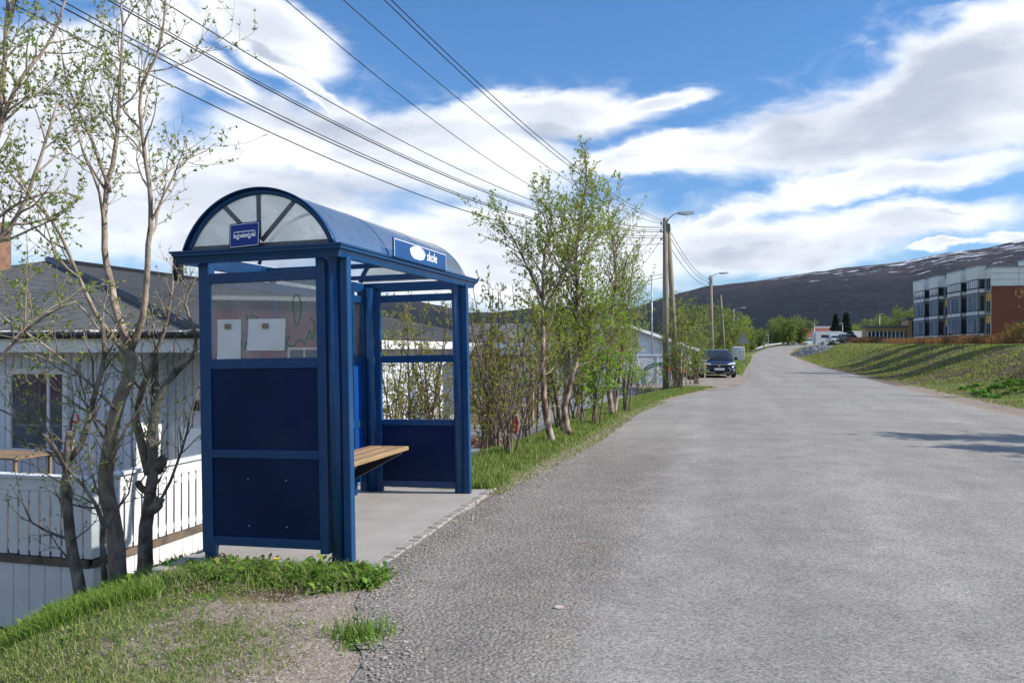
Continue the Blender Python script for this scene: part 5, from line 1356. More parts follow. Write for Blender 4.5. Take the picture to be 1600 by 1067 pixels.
def street_lamp(label, px, Y, top, side=-1):
    b = at(px, Y); t = thing('street_lamp', label, 'street lamp', b, 0, 'slim grey lamp posts around the parking area')
    h = P(px, top, Y).z-b.z
    MB().tube([(0, 0, -.1), (0, 0, h)], [.09, .05], 10).build('post', STEEL, t, True)
    MB().bbox(-.1 if side > 0 else -.7, .7 if side > 0 else .1, -.12, .12, h, h+.14, .03).build('lamp_head', STEEL, t)
street_lamp('lamp post standing just left of the motorhome', 1272.5, 165, 506)
street_lamp('lamp post between the two dark spruces', 1316.5, 168, 506)
street_lamp('tallest lamp post above the timber school roof', 1374.5, 165, 491, 1)
street_lamp('short lamp post in front of the yellow shrubs', 1224, 215, 522, 1)
RH = mat('red_house_paint', (.33, .08, .05), (.26, .06, .04), 2, .7); RR = mat('red_roof', (.22, .065, .045), (.17, .05, .035), 3, .8)
simple_house('red_roof_house', 'house with wide red roof behind the yellow shrubs', (X_(1275, 235), 235, 2.2), R(5), 12, 9, 2.6, 2.6, WHITEH, RR, [(-4, .9, 1.4, 1.2), (1, .9, 1.4, 1.2)])
simple_house('grey_gable_house', 'dark wall house with pale gable roof right of the spruces', (X_(1350, 225), 225, 2.2), R(-8), 10, 8, 2.4, 1.8, mat('dark_house_wall', (.08, .085, .09), None, 3), mat('pale_roof', (.33, .33, .33), (.26, .26, .26), 3), [(-3, .9, 1.3, 1.2), (1.5, .9, 1.3, 1.2)])
simple_house('distant_house', 'distant grey house on the slope above the timber school', (X_(1385, 380), 380, 9), R(-15), 13, 9, 3.5, 2.6, mat('distant_wall', (.20, .19, .20), None, 3), mat('distant_roof', (.13, .12, .13), None, 3), [(-5, 1.5, 2, 1.6), (3, 1.5, 2, 1.6)])
simple_house('distant_house', 'distant pointed roof house between the red roof and the spruces', (X_(1296, 300), 300, 3), R(15), 7, 7, 3.5, 3.2, mat('distant_wall2', (.30, .29, .28), None, 3), mat('distant_roof2', (.18, .17, .17), None, 3), [(-3, 1.5, 1.6, 1.4)])
def guard_rail():
    t = thing('guard_rail', 'galvanised guard rail along the left side of the rising road bend', 'guard rail', (0, 0, 0))
    pts = [Vector((XL(y)-.6, y, hgt(XL(y)-.6, y))) for y in range(150, 246, 4)]; z0 = pts[0]; t.location = z0
    m = MB()
    for dz, r in ((.55, .10), (.72, .10)): m.tube([p_-z0+Vector((0, 0, dz)) for p_ in pts], r*.7, 6)
    m.build('beam', mat('rail_pale_steel', (.55, .56, .57), None, 5, .5), t)
    for p_ in pts: MB().box(p_.x-z0.x-.05, p_.x-z0.x+.05, p_.y-z0.y+.11, p_.y-z0.y+.2, p_.z-z0.z-.2, p_.z-z0.z+.7).build('post', STEEL, t)
guard_rail()
def info_board():
    Y = 180; b = Vector((XL(Y)-1.5, Y, hgt(XL(Y)-1.5, Y))); t = thing('notice_board', 'grey boxy notice board standing by the guard rail', 'board', b, 0)
    MB().bbox(-1.1, 1.1, 0, .5, .5, 3.0, .05).build('board', mat('board_grey', (.30, .31, .34), None, 3), t)
    for x in (-.9, .8): MB().bbox(x, x+.12, .1, .22, -.2, .5, .01).build('leg', STEEL, t)
    MB().bbox(-.9, .9, -.02, 0, 1.3, 2.7, .01).build('panel', DGLASS, t)
info_board()
def gravel_heap():
    Y0 = 106; m = MB(); rng = random.Random(12); V = []; n = 40
    for i in range(n+1):
        for k in range(n+1):
            u, v = -1+2*i/n, -1+2*k/n; y = 126+v*16; x = XR(y)+3.6+u*3.2
            r_ = math.sqrt(u*u+v*v); z = hgt(x, y)+max(-.1, 1.0*(1-r_**1.6))+.22*nn(x, y, 1.6, 3)*max(0, 1-r_)+.10*nn(x, y, 6, 1)
            V.append((x, y, z-.02))
    m.add(V, [(i*(n+1)+k, (i+1)*(n+1)+k, (i+1)*(n+1)+k+1, i*(n+1)+k+1) for i in range(n) for k in range(n)])
    o = m.build('rubble_heap', mat('crushed_rock', (.24, .245, .25), (.07, .07, .075), 1.6, .95, .8, 4, spec=.05, bdist=.1, lo=.4, hi=.6)); tag(o, 'heap of grey crushed rock beside the road before the parking area', 'rubble', kind='stuff')
gravel_heap()

# ------------------------------------------------------------ red building behind the viewer, mirrored in the shelter pane
def red_building():
    simple_house('red_house', 'long red house across the road mirrored in the near shelter pane', (-24, -15, -.6), R(134), 34, 9, 4.4, 1.6, mat('falun_red', (.24, .035, .03), (.19, .028, .025), 2, .7), ROOFP, [(-8, 1, 1.4, 1.2), (-2, 1, 1.4, 1.2), (5, 1, 1.4, 1.2), (10, 1, 1.4, 1.2)])
red_building()

# ------------------------------------------------------------ trees and bushes
NEARW = dict(leafsize=.037, levels=3, dens=(4.6, 8, 9), lens=(1.2, .55, .24), leafd=9, up=.42, clump=3)
tree('willow_tree', 'tall forked willow with thick pale trunk just left of the bus shelter', G(187, 7.6)-Vector((0, 0, .1)), [
    (stempx([(188,945),(187,905),(180,830),(166,745),(180,650),(205,575),(201,540)], 7.6), .088, .052),
    (stempx([(203,548),(178,470),(166,400),(163,320),(182,215),(190,90),(193,-60)], 7.6, .4), .040, .007),
    (stempx([(203,548),(222,500),(229,430),(236,320),(225,230),(219,150),(250,70),(262,-40)], 7.6, -.5), .035, .006),
    (stempx([(203,560),(150,490),(110,400),(85,350),(40,300),(-10,240)], 7.6, -.9), .024, .007),
    (stempx([(172,300),(140,210),(105,130),(95,60)], 7.75, .4), .022, .006),
    (stempx([(180,640),(130,590),(70,540),(10,500)], 7.5, -.9), .016, .006)],
    11, LEAFW, BARK, tmin=.30, **NEARW)
tree('willow_tree', 'gnarled dark willow with pruned stubs leaning towards the bus shelter', G(226, 7.9)-Vector((0, 0, .1)), [
    (stempx([(226,935),(226,890),(228,820),(240,740),(236,670),(250,620),(270,585),(300,560)], 7.9), .085, .024),
    (stempx([(236,740),(222,700),(214,650),(228,590),(262,500),(270,440)], 7.9, .2), .05, .008),
    (stempx([(300,560),(306,525),(290,480),(296,450),(308,430)], 7.9, -.2), .022, .005),
    (stempx([(240,800),(262,760),(285,700),(300,640),(312,600)], 7.8, .2), .018, .006),
    (stempx([(246,735),(252,722),(250,715)], 7.8), .05, .045), (stempx([(238,770),(222,764),(216,752)], 7.85), .035, .03), (stempx([(232,800),(246,790),(250,778)], 7.78), .05, .045)],
    12, LEAFW, BARKD, levels=3, dens=(8, 8, 7), lens=(.6, .36, .18), leafd=2.5, up=.45, clump=2, leafsize=.03, tmin=.35)
tree('willow_tree', 'slim leaning willow with broken top, leftmost of the three trunks by the deck', G(124, 7.3)-Vector((0, 0, .1)), [
    (stempx([(130,960),(124,905),(112,850),(104,780),(106,700),(108,672)], 7.3), .06, .032),
    (stempx([(107,720),(128,690),(148,620),(162,560),(160,500)], 7.3, .1), .03, .018),
    (stempx([(106,740),(80,690),(40,660),(0,640)], 7.3, -.4), .02, .007),
    (stempx([(165,905),(158,850),(160,810),(130,760),(95,720),(70,680)], 7.4, -.2), .028, .008)],
    13, LEAFW, BARKD, levels=3, dens=(8, 8, 8), lens=(.8, .42, .2), leafd=13, up=.4, clump=2, leafsize=.032, tmin=.25)
tree('willow_tree', 'leafy willow reaching in from the left edge with plump catkins', G(-90, 6.9)-Vector((0, 0, .1)), [
    (stempx([(-100,900),(-110,700),(-90,500),(-60,380),(-30,280),(0,170),(10,40),(20,-60)], 6.9, .2), .07, .012),
    (stempx([(-90,520),(-40,420),(20,350),(60,260),(90,160)], 6.9, -.1), .035, .008),
    (stempx([(-80,450),(-30,300),(20,150),(80,60),(110,-20)], 6.9, .3), .035, .008),
    (stempx([(-60,640),(0,560),(60,500),(120,470)], 6.8, -.2), .022, .006),
    (stempx([(-60,400),(10,330),(80,300),(130,310)], 6.8, .2), .022, .006)],
    14, LEAFW, BARK, levels=3, dens=(5, 8, 8), lens=(1.0, .5, .22), leafd=15, up=.4, clump=4, leafsize=.036, tmin=.3)

BIR = dict(levels=3, leafsize=.045, dens=(12, 10, 8), lens=(1.05, .48, .22), leafd=24, up=.45, clump=2, tmin=.22, ang=(28, 55))
tree('birch_tree', 'white barked birch with a divided crown, left one of the roadside birches', G(865, 13.4), [
    (stempx([(866,700),(852,640),(848,560),(848,480),(850,400),(862,345),(858,320)], 13.4), .065, .010),
    (stempx([(849,470),(825,420),(800,370),(780,345)], 13.4, .3), .03, .006), (stempx([(852,480),(880,430),(905,370),(912,330)], 13.4, -.3), .03, .006)],
    21, LEAFB, BARKB, **BIR)
tree('birch_tree', 'tallest orange barked birch with top rising above all bushes', G(886, 14.6), [
    (stempx([(890,680),(882,640),(893,590),(908,530),(903,470),(900,400),(908,330),(915,290),(916,252)], 14.6), .066, .008),
    (stempx([(878,672),(884,600),(890,560),(880,500),(870,440)], 14.7, .3), .04, .008)],
    22, LEAFB, BARKB, **{**BIR, 'dens': (14, 10, 8), 'lens': (1.0, .5, .24)})
tree('birch_tree', 'slender birch nearest the driveway, rightmost of the roadside birches', G(955, 19), [
    (stempx([(957,650),(950,580),(955,500),(962,430),(955,370),(950,330)], 19), .075, .010),
    (stempx([(960,648),(968,590),(975,520),(985,450),(990,400)], 19.2, .3), .05, .008)],
    23, LEAFB, BARKB, **{**BIR, 'lens': (1.3, .6, .3), 'leafd': 18, 'dens': (9, 9, 7)})
def bush(label, px, Y, h, spread, ns, seed, leaf=LEAFY, leafd=10, wood=TWIG, leafsize=.04, lens=(.7, .4, .2), name='bush', levels=3, dens=(6, 6, 5), clump=2, group=None, base=None):
    b = base or G(px, Y); rng = random.Random(seed); st = []
    for i in range(ns):
        a = rng.uniform(0, 6.283); s = spread*rng.uniform(.3, 1); hh = h*rng.uniform(.65, 1.05)
        x0, y0 = b.x+rng.gauss(0, .12), b.y+rng.gauss(0, .12)
        st.append(([Vector((x0, y0, b.z-.08)), Vector((x0+math.cos(a)*s*.25, y0+math.sin(a)*s*.25, b.z+hh*.35)), Vector((x0+math.cos(a)*s*.6, y0+math.sin(a)*s*.6, b.z+hh*.7)), Vector((x0+math.cos(a)*s*.85, y0+math.sin(a)*s*.85, b.z+hh))], .018*rng.uniform(.7, 1.3)*max(1, h/2.2), .005))
    return tree(name, label, b, st, seed, leaf, wood, levels=levels, dens=tuple(q*1.0 for q in dens), lens=lens, leafd=leafd*2.9, up=.35, clump=clump, leafsize=leafsize, tmin=.15, group=group, cat='bush')[0]
bush('bright green leafed bush between the tallest birch and the rightmost birch', 930, 16.8, 2.9, .8, 7, 31, LEAFG, 14, leafsize=.055)
bush('upright green bush touching the rightmost birch on its right', 975, 20.5, 2.9, .8, 6, 32, LEAFG, 8, leafsize=.055)
bush('bare twiggy bush at the right foot of the far shelter corner', 800, 12.0, 1.9, 1.0, 6, 33, LEAFY, 3, lens=(.8, .5, .25))
bush('yellow green bush rising right behind the far shelter post', 772, 13.6, 2.7, .9, 8, 34, LEAFY, 16, leafsize=.045)
bush('dense thin stemmed thicket between the two main birches', 872, 16.0, 2.6, .9, 8, 35, LEAFB, 10)
bush('low thin bush in front of the blue roofed shed', 815, 15.5, 2.9, .9, 7, 36, LEAFB, 7)
bush('yellow leafed bush behind the far glass of the shelter', 668, 13.2, 2.9, 1.5, 8, 37, LEAFY, 9, leafsize=.045, base=Vector((X_(668, 13.2), 13.2, hgt(X_(668, 13.2), 13.2))))
bush('tall leafy bush directly behind the shelter bench end', 640, 16.5, 3.0, 1.5, 5, 44, LEAFY, 9, leafsize=.05)
bush('low leafy bush filling the lower part of the far shelter opening', 690, 12.4, 2.0, 1.0, 5, 45, LEAFY, 7, leafsize=.04)
bush('second yellow bush behind the shelter, close to the back corner', 610, 14.5, 3.2, 1.3, 6, 38, LEAFY, 10, leafsize=.045)
bush('small leafy shrub at the base of the green hose wall', 1003, 26.5, 1.3, .7, 5, 39, LEAFW, 4, leafsize=.05)
bush('sapling cluster growing around the foot of the double pole', 1062, 31.5, 3.2, .8, 8, 40, LEAFB, 7, leafsize=.06, lens=(.8, .45, .25))
bush('olive leafed bush right of the double pole near the parked car', 1085, 36, 3.0, .9, 7, 41, LEAFW, 9, leafsize=.07)
bush('thin bush far left of the thicket beside the sledge', 735+20, 15.5, 2.2, .8, 6, 42, LEAFY, 12, leafsize=.045)
bush('twiggy bush with few leaves behind the tallest birch', 905, 18, 2.4, .9, 7, 43, LEAFB, 8)

# background trees: three grown sources, then copies
def roundtree(label, px, Y, h, leaf, seed, leafsize=.16, spread=None, name='leafy_tree', leafd=4, group='trees and shrubs in the distance'):
    b = G(px, Y); rng = random.Random(seed); st = []; spread = spread or h*.3
    for i in range(5):
        a = i*1.257+rng.uniform(-.3, .3); s = spread*rng.uniform(.5, 1)
        st.append(([b-Vector((0, 0, .2)), b+Vector((math.cos(a)*s*.3, math.sin(a)*s*.3, h*.4)), b+Vector((math.cos(a)*s, math.sin(a)*s, h*rng.uniform(.8, 1)))], h*.014, .01))
    return tree(name, label, b, st, seed, leaf, TWIG, levels=2, dens=(5, 5), lenf=(.5, .5), lens=(h*.3, h*.13), leafd=leafd, up=.12, clump=3, leafsize=leafsize, tmin=.12, group=group, cat='tree', twr=.008, ang=(40, 85))[0]
g1 = roundtree('bright green tree directly right of the double pole', 1070, 66, 5.2, LEAFF, 51, .2)
g2 = roundtree('yellow green rounded shrub left of the red roofed house', 1232, 200, 7, LEAFF, 52, .3, spread=4.2, leafd=4)
g3 = roundtree('brownish bare tree behind the leaning bare pole', 1148, 120, 6, LEAFB, 53, .25, leafd=3)
def put(src, px, Y, s, rz_, label, z=None):
    b = G(px, Y); 
    if z is not None: b.z = z
    return dup(src, b, R(rz_), s, label)
put(g1, 1090, 70, .95, 70, 'green tree above the parked car roof at its left')
put(g1, 1104, 76, 1.0, 140, 'green tree just left of the pole behind the car')
put(g1, 1122, 82, 1.0, 200, 'green tree between the pole behind the car and the leaning pole')
put(g1, 1138, 90, .95, 260, 'green tree right of the leaning bare pole')
put(g1, 1150, 99, .75, 20, 'small green tree above the white trailer')
put(g1, 1056, 74, .9, 30, 'green tree seen between the two legs of the double pole')
put(g3, 1161, 135, .9, 90, 'bare brown tree behind the triangular sign')
put(g2, 1172, 150, .62, 50, 'rounded olive shrub at the left of the far road')
put(g2, 1186, 170, .55, 120, 'smaller olive shrub where the far road disappears')
put(g2, 1214, 215, .85, 180, 'yellow green shrub behind the notice board')
put(g2, 1250, 212, .95, 240, 'broad tan shrub in front of the red roofed house')
put(g3, 1218, 240, 1.3, 10, 'slim light tree poking above the yellow shrubs')
put(g2, 1198, 200, .6, 33, 'low shrub beside the start of the guard rail')
for i, (px, Y, s) in enumerate(((1342, 300, 1.5), (1360, 330, 1.7), (1382, 290, 1.5), (1400, 310, 1.8), (1415, 280, 1.7), (1428, 300, 1.9), (1372, 350, 1.8), (1310, 340, 1.4), (1392, 360, 2.2))):
    put(g2 if i % 3 else g3, px, Y, s, i*47, ['pale tree above the left end of the school roof', 'tan tree above the school entrance', 'green tree right of the tallest lamp post', 'yellow tree above the middle of the school', 'bare tree left of the apartment block', 'rounded tree touching the apartment block edge', 'tree behind the tallest lamp post', 'small tree behind the dark spruces', 'tall pale tree on the rise behind the school'][i])
def spruce(label, px, Y, top):
    b = G(px, Y); h = P(px, top, Y).z-b.z; t = thing('spruce_tree', label, 'tree', b, 0, 'dark spruces behind the motorhome'); rng = random.Random(px)
    MB().tube([(0, 0, -.1), (0, 0, h)], [.2, .02], 8).build('trunk', BARKD, t)
    Pn = []; Dn = []
    for i in range(2600):
        u = rng.random()**.75; z = h*(.04+.96*(1-u)) if False else h*(1-u*.96); r = (h-z)*.30*(.35+.75*rng.random())*(.8+.2*math.sin(z*5)); a = rng.uniform(0, 6.283)
        Pn.append((r*math.cos(a), r*math.sin(a), z-r*.25)); Dn.append((math.cos(a), math.sin(a), -.3))
    leaf_mesh('crown', Pn, Dn, .5, LEAFS, t, rng, .5)
spruce('left and slightly smaller dark spruce behind the motorhome', 1306, 195, 490); spruce('right and taller dark spruce behind the parked cars', 1322, 190, 488)

# hedge, dry orange below, golden bush at its right end
def hedge(name, label, a, b, h, w, n, leaf, size, seed):
    rng = random.Random(seed); a = Vector(a); b = Vector(b); t = thing(name, label, 'hedge', a, 0)
    Pn = []; Dn = []; m = MB()
    for i in range(n):
        s = rng.random(); p_ = a.lerp(b, s)-a; hh = h*(.6+.4*rng.random())*(1+.25*nn(p_.x, p_.y, .3, seed)); x, y = rng.gauss(0, w*.4), rng.gauss(0, w*.4); wx, wy = a.x+p_.x+x, a.y+p_.y+y
        g = hgt(wx, wy)-a.z; Pn.append((p_.x+x, p_.y+y, g+hh*rng.random())); Dn.append((rng.gauss(0, .4), rng.gauss(0, .4), 1))
        if i % 14 == 0: m.tube([(p_.x+x, p_.y+y, g-.05), (p_.x+x+rng.gauss(0, .12), p_.y+y, g+hh)], [.012, .005], 3, False)
    m.build('stems', TWIG, t); leaf_mesh('foliage', Pn, Dn, size, leaf, t, rng, .35)
def BK(o, y): return (XR(y)+o, y, hgt(XR(y)+o, y))
hedge('low_hedge', 'long rusty orange hedge along the top of the grass bank', BK(12, 55), BK(12.5, 108), .8, 1.4, 16000, LEAFO, .16, 1)
hedge('golden_hedge', 'golden twiggy hedge in front of the brick end wall', BK(14.5, 62), BK(21, 80), 1.9, 1.6, 9000, LEAFR, .16, 2)
hedge('low_hedge', 'short rusty hedge below the dark sport utility car', BK(12.5, 122), BK(12, 134), 1.0, 2.5, 3500, LEAFO, .2, 3)
# bush reaching in at the right edge
tree('willow_bush', 'yellow budded bush reaching in at the right edge of the bank', (17.6, 26.5, hgt(17.6, 26.5)), [
    ([Vector((17.6, 26.5, 1.5)), Vector((17.2, 26.5, 2.2)), Vector((16.5, 26.4, 2.8)), Vector((16.2, 26.3, 3.4))], .03, .006),
    ([Vector((17.6, 26.5, 1.5)), Vector((17.7, 26.5, 2.6)), Vector((17.0, 26.4, 3.6))], .03, .006), ([Vector((17.6, 26.5, 1.5)), Vector((17.0, 26.3, 1.9)), Vector((16.2, 26.2, 2.2))], .02, .006)],
    61, LEAFR, TWIG, levels=2, dens=(7, 6), lens=(.7, .3), leafd=18, leafsize=.06, cat='bush', tmin=.2)
# bare trees standing right of the view; they throw the shadows on the road and the bank
def shade_tree(x, y, h, seed, label):
    b = Vector((x, y, hgt(x, y)-.1)); rng = random.Random(seed); st = [([b, b+Vector((rng.gauss(0, .2), 0, h*.4)), b+Vector((rng.gauss(0, .3), rng.gauss(0, .3), h))], h*.022, .02)]
    for i in range(4):
        a = rng.uniform(0, 6.283); st.append(([b+Vector((0, 0, h*.25)), b+Vector((math.cos(a)*h*.12, math.sin(a)*h*.12, h*.55)), b+Vector((math.cos(a)*h*.22, math.sin(a)*h*.22, h*.9))], h*.012, .015))
    return tree('bare_tree', label, b, st, seed, LEAFB, TWIG, levels=2, dens=(8, 6), lens=(h*.26, h*.13), leafd=16, clump=3, leafsize=.12, tmin=.15, group='bare trees right of the view', twr=.008)[0]
s1 = shade_tree(14.0, 10.6, 4.6, 71, 'bare tree right of the view beside the near road')
b_ = Vector((15.2, 12.5, hgt(15.2, 12.5)-.1)); dup(s1, b_, 1, 1.0, 'second bare tree right of the view beside the near road')
for i, (x, y, s) in enumerate(((32.5, 41, 1.9), (36.0, 48, 2.2), (40, 55, 2.2), (44.5, 63, 2.4), (50, 72, 2.5), (56, 82, 2.5))):
    dup(s1, (x, y, hgt(x, y)-.1), i*1.1, s, ['first', 'second', 'third', 'fourth', 'fifth', 'sixth', 'seventh'][i]+' bare tree on the bank right of the view throwing a long shadow')

# ------------------------------------------------------------ grass and weeds
def blades(name, pts, hs, ws, m, seed, lean=.5, kind='stuff', parent=None, org=None):
    r = np.random.RandomState(seed); p = np.array(pts); n = len(p); h = np.array(hs)[:, None]; w = np.array(ws)[:, None]
    a = r.uniform(0, 6.283, n); d = np.stack([np.cos(a), np.sin(a), np.zeros(n)], 1); a2 = r.uniform(0, 6.283, n); s = np.stack([np.cos(a2), np.sin(a2), np.zeros(n)], 1)
    ln = r.uniform(.1, 1, n)[:, None]*lean; up = np.array([[0, 0, 1.]])
    q0a, q0b = p-s*w/2, p+s*w/2; mid = p+up*h*.55+d*h*ln*.35; q1a, q1b = mid-s*w*.4, mid+s*w*.4; tip = p+up*h*(1-.35*ln)+d*h*ln
    V = np.stack([q0a, q0b, q1b, q1a, tip-s*w*.04, tip+s*w*.04], 1).reshape(-1, 3)
    b = np.arange(n)[:, None]*6
    f = np.concatenate([b+np.array([[0, 1, 2, 3]]), b+np.array([[3, 2, 5, 4]])], 1).reshape(-1)
    o = npmesh(name, V, f, 4, m, parent)
    if kind: tag(o, kind=kind)
    return o
def scatter(n, seed, ya, yb, oa, ob, side, dens=None, ypow=1.0):
    rng = random.Random(seed); out = []
    while len(out) < n:
        y = ya+(yb-ya)*rng.random()**ypow; o = oa+(ob-oa)*rng.random()
        x = XL(y)-o if side == 0 else XR(y)+o
        if dens and rng.random() > dens(x, y, o): continue
        out.append((x, y, hgt(x, y)-.005))
    return out
rg = random.Random(77)
def fbm(x, y, s, k=0): return .5+.5*mnoise.fractal(Vector((x*s, y*s, k)), .7, 2, 4)
# foreground bank left
def df(x, y, o):
    if y > 5.9 and o < 1.75 and y < 9.6: return 0
    v = smooth(.32, .54, fbm(x, y, 1.3, 2)); e = smooth(.15, 1.0, o)*(1-.85*smooth(4.9, 5.1, y)*(1-smooth(.9, 1.6, o)))
    return e*(.28+.72*v)
pts = scatter(125000, 1, 3.4, 8.2, .15, 4.6, 0, df)
tag(blades('grass', pts, [rg.uniform(.012, .055) for _ in pts], [rg.uniform(.003, .006) for _ in pts], GRASSD, 1, 1.6), 'short patchy green and straw grass on the near left bank', 'grass')
def dg(x, y, o): return smooth(.5, .60, fbm(x, y, 1.7, 9))*smooth(.9, 1.9, o)*(0 if (y > 5.9 and o < 1.75 and y < 9.6) else 1)
pts = scatter(6000, 2, 2.8, 10.5, 1.0, 5.2, 0, dg)
tag(blades('grass', pts, [rg.uniform(.04, .12) for _ in pts], [rg.uniform(.004, .007) for _ in pts], GRASSM, 2, 1.0), 'tall green grass tufts below the willow trunks', 'grass')
# verge between driveway and road
def dv_(x, y, o):
    lo = .25 if y > 10 else .1
    return smooth(lo, lo+.5, o)*(1 if o < (1.5 if y < 22 else 2.3) else 0)*(.35+.65*smooth(.4, .6, fbm(x, y, 1.6, 4)))
pts = scatter(60000, 3, 9.25, 33, .1, 2.3, 0, dv_, 1.35)
tag(blades('grass', pts, [rg.uniform(.025, .11)*(1+.3*(q[1] < 14)) for q in pts], [rg.uniform(.005, .009)*(1+.05*q[1]) for q in pts], GRASSM, 3, .6), 'green verge grass between the road and the driveway', 'grass')
pts = scatter(9000, 31, 9.0, 24, .02, .75, 0, None, 1.2)
tag(blades('grass', pts, [rg.uniform(.02, .07) for q in pts], [rg.uniform(.004, .008)*(1+.05*q[1]) for q in pts], GRASSD, 31, 1.2), 'dry trodden grass along the asphalt edge beyond the shelter', 'grass')
pts = scatter(9000, 4, 48, 110, .3, 8, 0, None, 1.2)
tag(blades('grass', pts, [rg.uniform(.1, .3) for q in pts], [rg.uniform(.04, .07) for q in pts], GRASSM, 4, .6), 'bright roadside grass around the triangular sign and trailer', 'grass')
# right bank
def db(x, y, o): return smooth(.5, 2.0, o)*(.10+.90*smooth(.40, .58, fbm(x, y, .45, 6)))
pts = scatter(70000, 5, 14, 125, .5, 13, 1, db, 1.6)
tag(blades('grass', pts, [rg.uniform(.03, .10)*(1+q[1]*.005) for q in pts], [.010+.0011*q[1]*rg.uniform(.6, 1.2) for q in pts], leafmat('bank_grass', [(.13, .21, .025), (.23, .31, .04), (.33, .33, .09), (.38, .32, .14), (.16, .25, .03)], .45), 5, .8), 'green and straw grass covering the right hand bank', 'grass')
# weeds: rosettes of broad leaves
def weeds(name, label, centres, seed, leaf=(.035, .125), m=WEED, nl=17, width=.15):
    rng = random.Random(seed); Vs = []; Fs = []
    for (x, y, s) in centres:
        z = hgt(x, y)-.01
        if 6.0 < y < 9.8 and -.13 < (Vector((x, y, 0))-O).dot(D) < 3.2 and (Vector((x, y, 0))-O).dot(LV) < 1.5 and (Vector((x, y, 0))-O).dot(LV) > -.2: z = max(z, -.1)
        for i in range(nl):
            a = rng.uniform(0, 6.283); l = rng.uniform(*leaf)*s; w = l*width*rng.uniform(.7, 1.2); e = rng.uniform(.25, 1.15)
            d = Vector((math.cos(a), math.sin(a), 0)); sd = Vector((-d.y, d.x, 0)); c = Vector((x+rng.gauss(0, .035), y+rng.gauss(0, .035), z+rng.uniform(0, .03)*s)); o = len(Vs)
            prof = ((0, .15), (.25, .6), (.45, .42), (.62, 1.0), (.82, .6), (1, .04))
            for (t, k) in prof:
                p_ = c+d*(l*t*math.cos(e))+Vector((0, 0, 1))*(l*(t*math.sin(e)-.35*t*t)); Vs += [p_-sd*w*k, p_+sd*w*k]
            for k in range(len(prof)-1): Fs += [o+2*k, o+2*k+1, o+2*k+3, o+2*k+2]
    ob = npmesh(name, np.array([tuple(v) for v in Vs]), np.array(Fs), 4, m); return tag(ob, label, 'plants', kind='stuff')
def LW(l, b_): q = O+D*l+LV*b_; return (q.x, q.y)
rw = random.Random(5); cs = []
for i in range(230):   # along the near edge of the slab
    l, b_ = -.30+rw.gauss(0, .10), rw.uniform(-.22, 1.25); x, y = LW(l, b_); cs.append((x, y, rw.uniform(.7, 1.25)))
for i in range(90):
    l, b_ = -.22+rw.gauss(0, .10), rw.uniform(-.32, .25); x, y = LW(l, b_); cs.append((x, y, rw.uniform(.8, 1.4)))
weeds('broadleaf_weeds', 'dense dandelion and weed leaves along the near foot of the shelter', cs, 1)
cs = []
for i in range(260): 
    l, b_ = rw.uniform(-.5, .6), rw.uniform(1.72, 2.7); x, y = LW(l, b_); cs.append((x, y, rw.uniform(.7, 1.3)))
for i in range(30): cs.append((X_(rw.gauss(562, 14), 4.75), 4.75+rw.gauss(0, .1), .55))
weeds('broadleaf_weeds', 'dark green weed patch under the willow trunks left of the slab', cs, 2)
pts = []
for (px, Y, r_, n_) in ((130, 5.9, .24, 2600), (60, 6.4, .22, 900), (170, 6.6, .2, 500), (235, 6.9, .25, 300), (300, 6.55, .2, 300), (90, 5.6, .16, 1500), (190, 5.7, .13, 900), (20, 7.0, .3, 700), (470, 5.95, .22, 500), (562, 4.8, .10, 260), (525, 5.95, .2, 500)):
    for i in range(n_):
        x, y = X_(px, Y)+rg.gauss(0, r_), Y+rg.gauss(0, r_*.6); pts.append((x, y, hgt(x, y)-.01))
tag(blades('grass', pts, [rg.uniform(.05, .17) for _ in pts], [rg.uniform(.004, .009) for _ in pts], leafmat('lush_grass', [(.08, .18, .02), (.14, .27, .03), (.22, .34, .05), (.32, .36, .10)], .4), 6, .8), 'lush grass clumps in front of the deck and slab', 'grass')
cs = []
for i in range(900):
    y = rw.uniform(3.8, 6.1); o = rw.uniform(.3, 3.2); x = XL(y)-o
    if fbm(x, y, 1.5, 14) < .52-.10*min(1, o/2): continue
    cs.append((x, y, rw.uniform(.25, .6)))
weeds('small_weeds', 'tiny green weeds spread through the trodden grass at the photo foot', cs, 8, nl=7)
pts = []
for i in range(5200):
    l, b_ = -.34+rg.gauss(0, .13), rg.uniform(-.25, 1.5); x, y = LW(l, b_); pts.append((x, y, hgt(x, y)-.01))
tag(blades('grass', pts, [rg.uniform(.04, .13) for _ in pts], [rg.uniform(.003, .006) for _ in pts], GRASSD, 16, 1.1), 'mixed green and dry grass between the weeds at the shelter foot', 'grass')
# dandelion
x, y = LW(-.36, .42); t = thing('dandelion', 'single yellow dandelion flower in the weeds at the shelter foot', 'flower', (x, y, hgt(x, y)))
MB().tube([(0, 0, 0), (.005, 0, .14)], .002, 5).build('stem', WEED, t)
m = MB()
for i in range(24):
    a = i*.2618; m.prism([(0, 0, .14), (.02*math.cos(a), .02*math.sin(a), .150), (.02*math.cos(a+.2), .02*math.sin(a+.2), .150)], (0, 0, .003))
m.build('blossom', mat('dandelion_yellow', (.85, .55, .01), None, 30, .7), t)
# right bank weeds and low green plants
cs = []
for i in range(1500):
    y = rw.uniform(16, 30); o = rw.uniform(1.5, 6.0)
    if fbm(XR(y)+o, y, .5, 12) < .5: continue
    cs.append((XR(y)+o, y, rw.uniform(1.1, 2.3)))
weeds('broadleaf_weeds', 'bright green leafy weeds on the near end of the right bank', cs, 3, m=leafmat('bank_weed', [(.06, .17, .01), (.10, .26, .02), (.17, .34, .03)], .4), nl=12, width=.35)
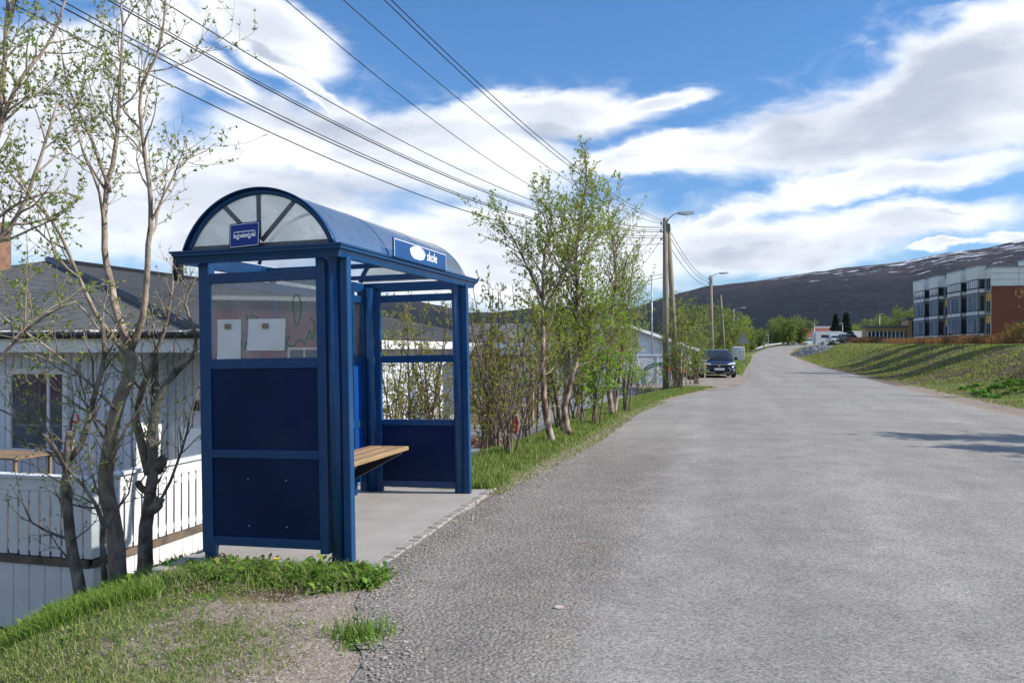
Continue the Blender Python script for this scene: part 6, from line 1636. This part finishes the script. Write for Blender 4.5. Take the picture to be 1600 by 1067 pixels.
# brown dead stalks on the right bank
pts = []
for i in range(9000):
    y = rw.uniform(15, 30); o = rw.uniform(3.0, 9); x = XR(y)+o
    if fbm(x, y, .4, 20) > .45: pts.append((x, y, hgt(x, y)))
tag(blades('dead_stalks', pts, [rg.uniform(.08, .35) for _ in pts], [rg.uniform(.01, .018) for _ in pts], leafmat('dead_stalk', [(.10, .06, .04), (.18, .12, .08), (.07, .045, .035)], .1), 7, 1.4), 'brown dead stalks on the near part of the right bank', 'plants')

# loose gravel and stones near the road edge
def pebbles():
    rng = np.random.RandomState(3); n = 14000
    rr = random.Random(8); P_ = []; S_ = []
    while len(P_) < n:
        y = 3+9*rr.random()**1.4; o = rr.gauss(.1, .45) if rr.random() < .5 else rr.uniform(-.3, 2.0)
        if y > 6.2 and y < 9.5 and o > -.05: continue
        if y > 9.5 and (o > .3): continue
        if o < -1.2: continue
        x = XL(y)-o; P_.append((x, y, (hgt(x, y) if o > 0 else rz(y)+.017))); S_.append(rr.uniform(.003, .010)*(1.0 if rr.random() < .93 else 2.0))
    P_ = np.array(P_); S_ = np.array(S_)[:, None, None]
    oc = np.array([[1,0,0],[0,1,0],[-1,0,0],[0,-1,0],[0,0,.7],[0,0,-.7]], float)[None]
    V = P_[:, None]+oc*S_*rng.uniform(.6, 1.3, (n, 6, 1)); V = V.reshape(-1, 3)
    f = np.array([[0,1,4],[1,2,4],[2,3,4],[3,0,4]]).reshape(1, -1)+np.arange(n)[:, None]*6
    o = npmesh('loose_gravel', V, f.reshape(-1), 3, leafmat('pebble', [(.14, .12, .11), (.32, .28, .25), (.22, .19, .17), (.45, .40, .36), (.28, .19, .15)], 0, .9)); tag(o, 'loose pebbles scattered along the asphalt edge', 'gravel', kind='stuff')
pebbles()
m = MB(); q = Vector((X_(873, 5.25), 5.25, rz(5.25)+.03)); m.prism([q+Vector(v) for v in ((-.035,-.01,0),(-.01,-.03,0),(.03,-.015,0),(.034,.01,0),(0,.03,0),(-.02,.012,.004))], (0, 0, .006))
o = m.build('dry_leaf', mat('dry_leaf', (.55, .42, .33), None, 20)); tag(o, 'small pale dry leaf lying alone on the near asphalt', 'leaf')

# thin air haze over the whole scene: the hills are up to 4.4 km away
hz = MB().box(-5200, 5200, -400, 5200, -60, 1500)
hm = bpy.data.materials.new('haze_air'); hm.use_nodes = True; hn = hm.node_tree; hn.nodes.clear()
pv = hn.nodes.new('ShaderNodeVolumePrincipled'); pv.inputs['Color'].default_value = (.80, .88, 1, 1); pv.inputs['Density'].default_value = .00002
ho = hn.nodes.new('ShaderNodeOutputMaterial'); hn.links.new(pv.outputs[0], ho.inputs['Volume'])
ho_ = hz.build('haze', hm); tag(ho_, kind='stuff'); ho_['label'] = 'thin pale haze in the air in front of the distant hills'; ho_['category'] = 'haze'
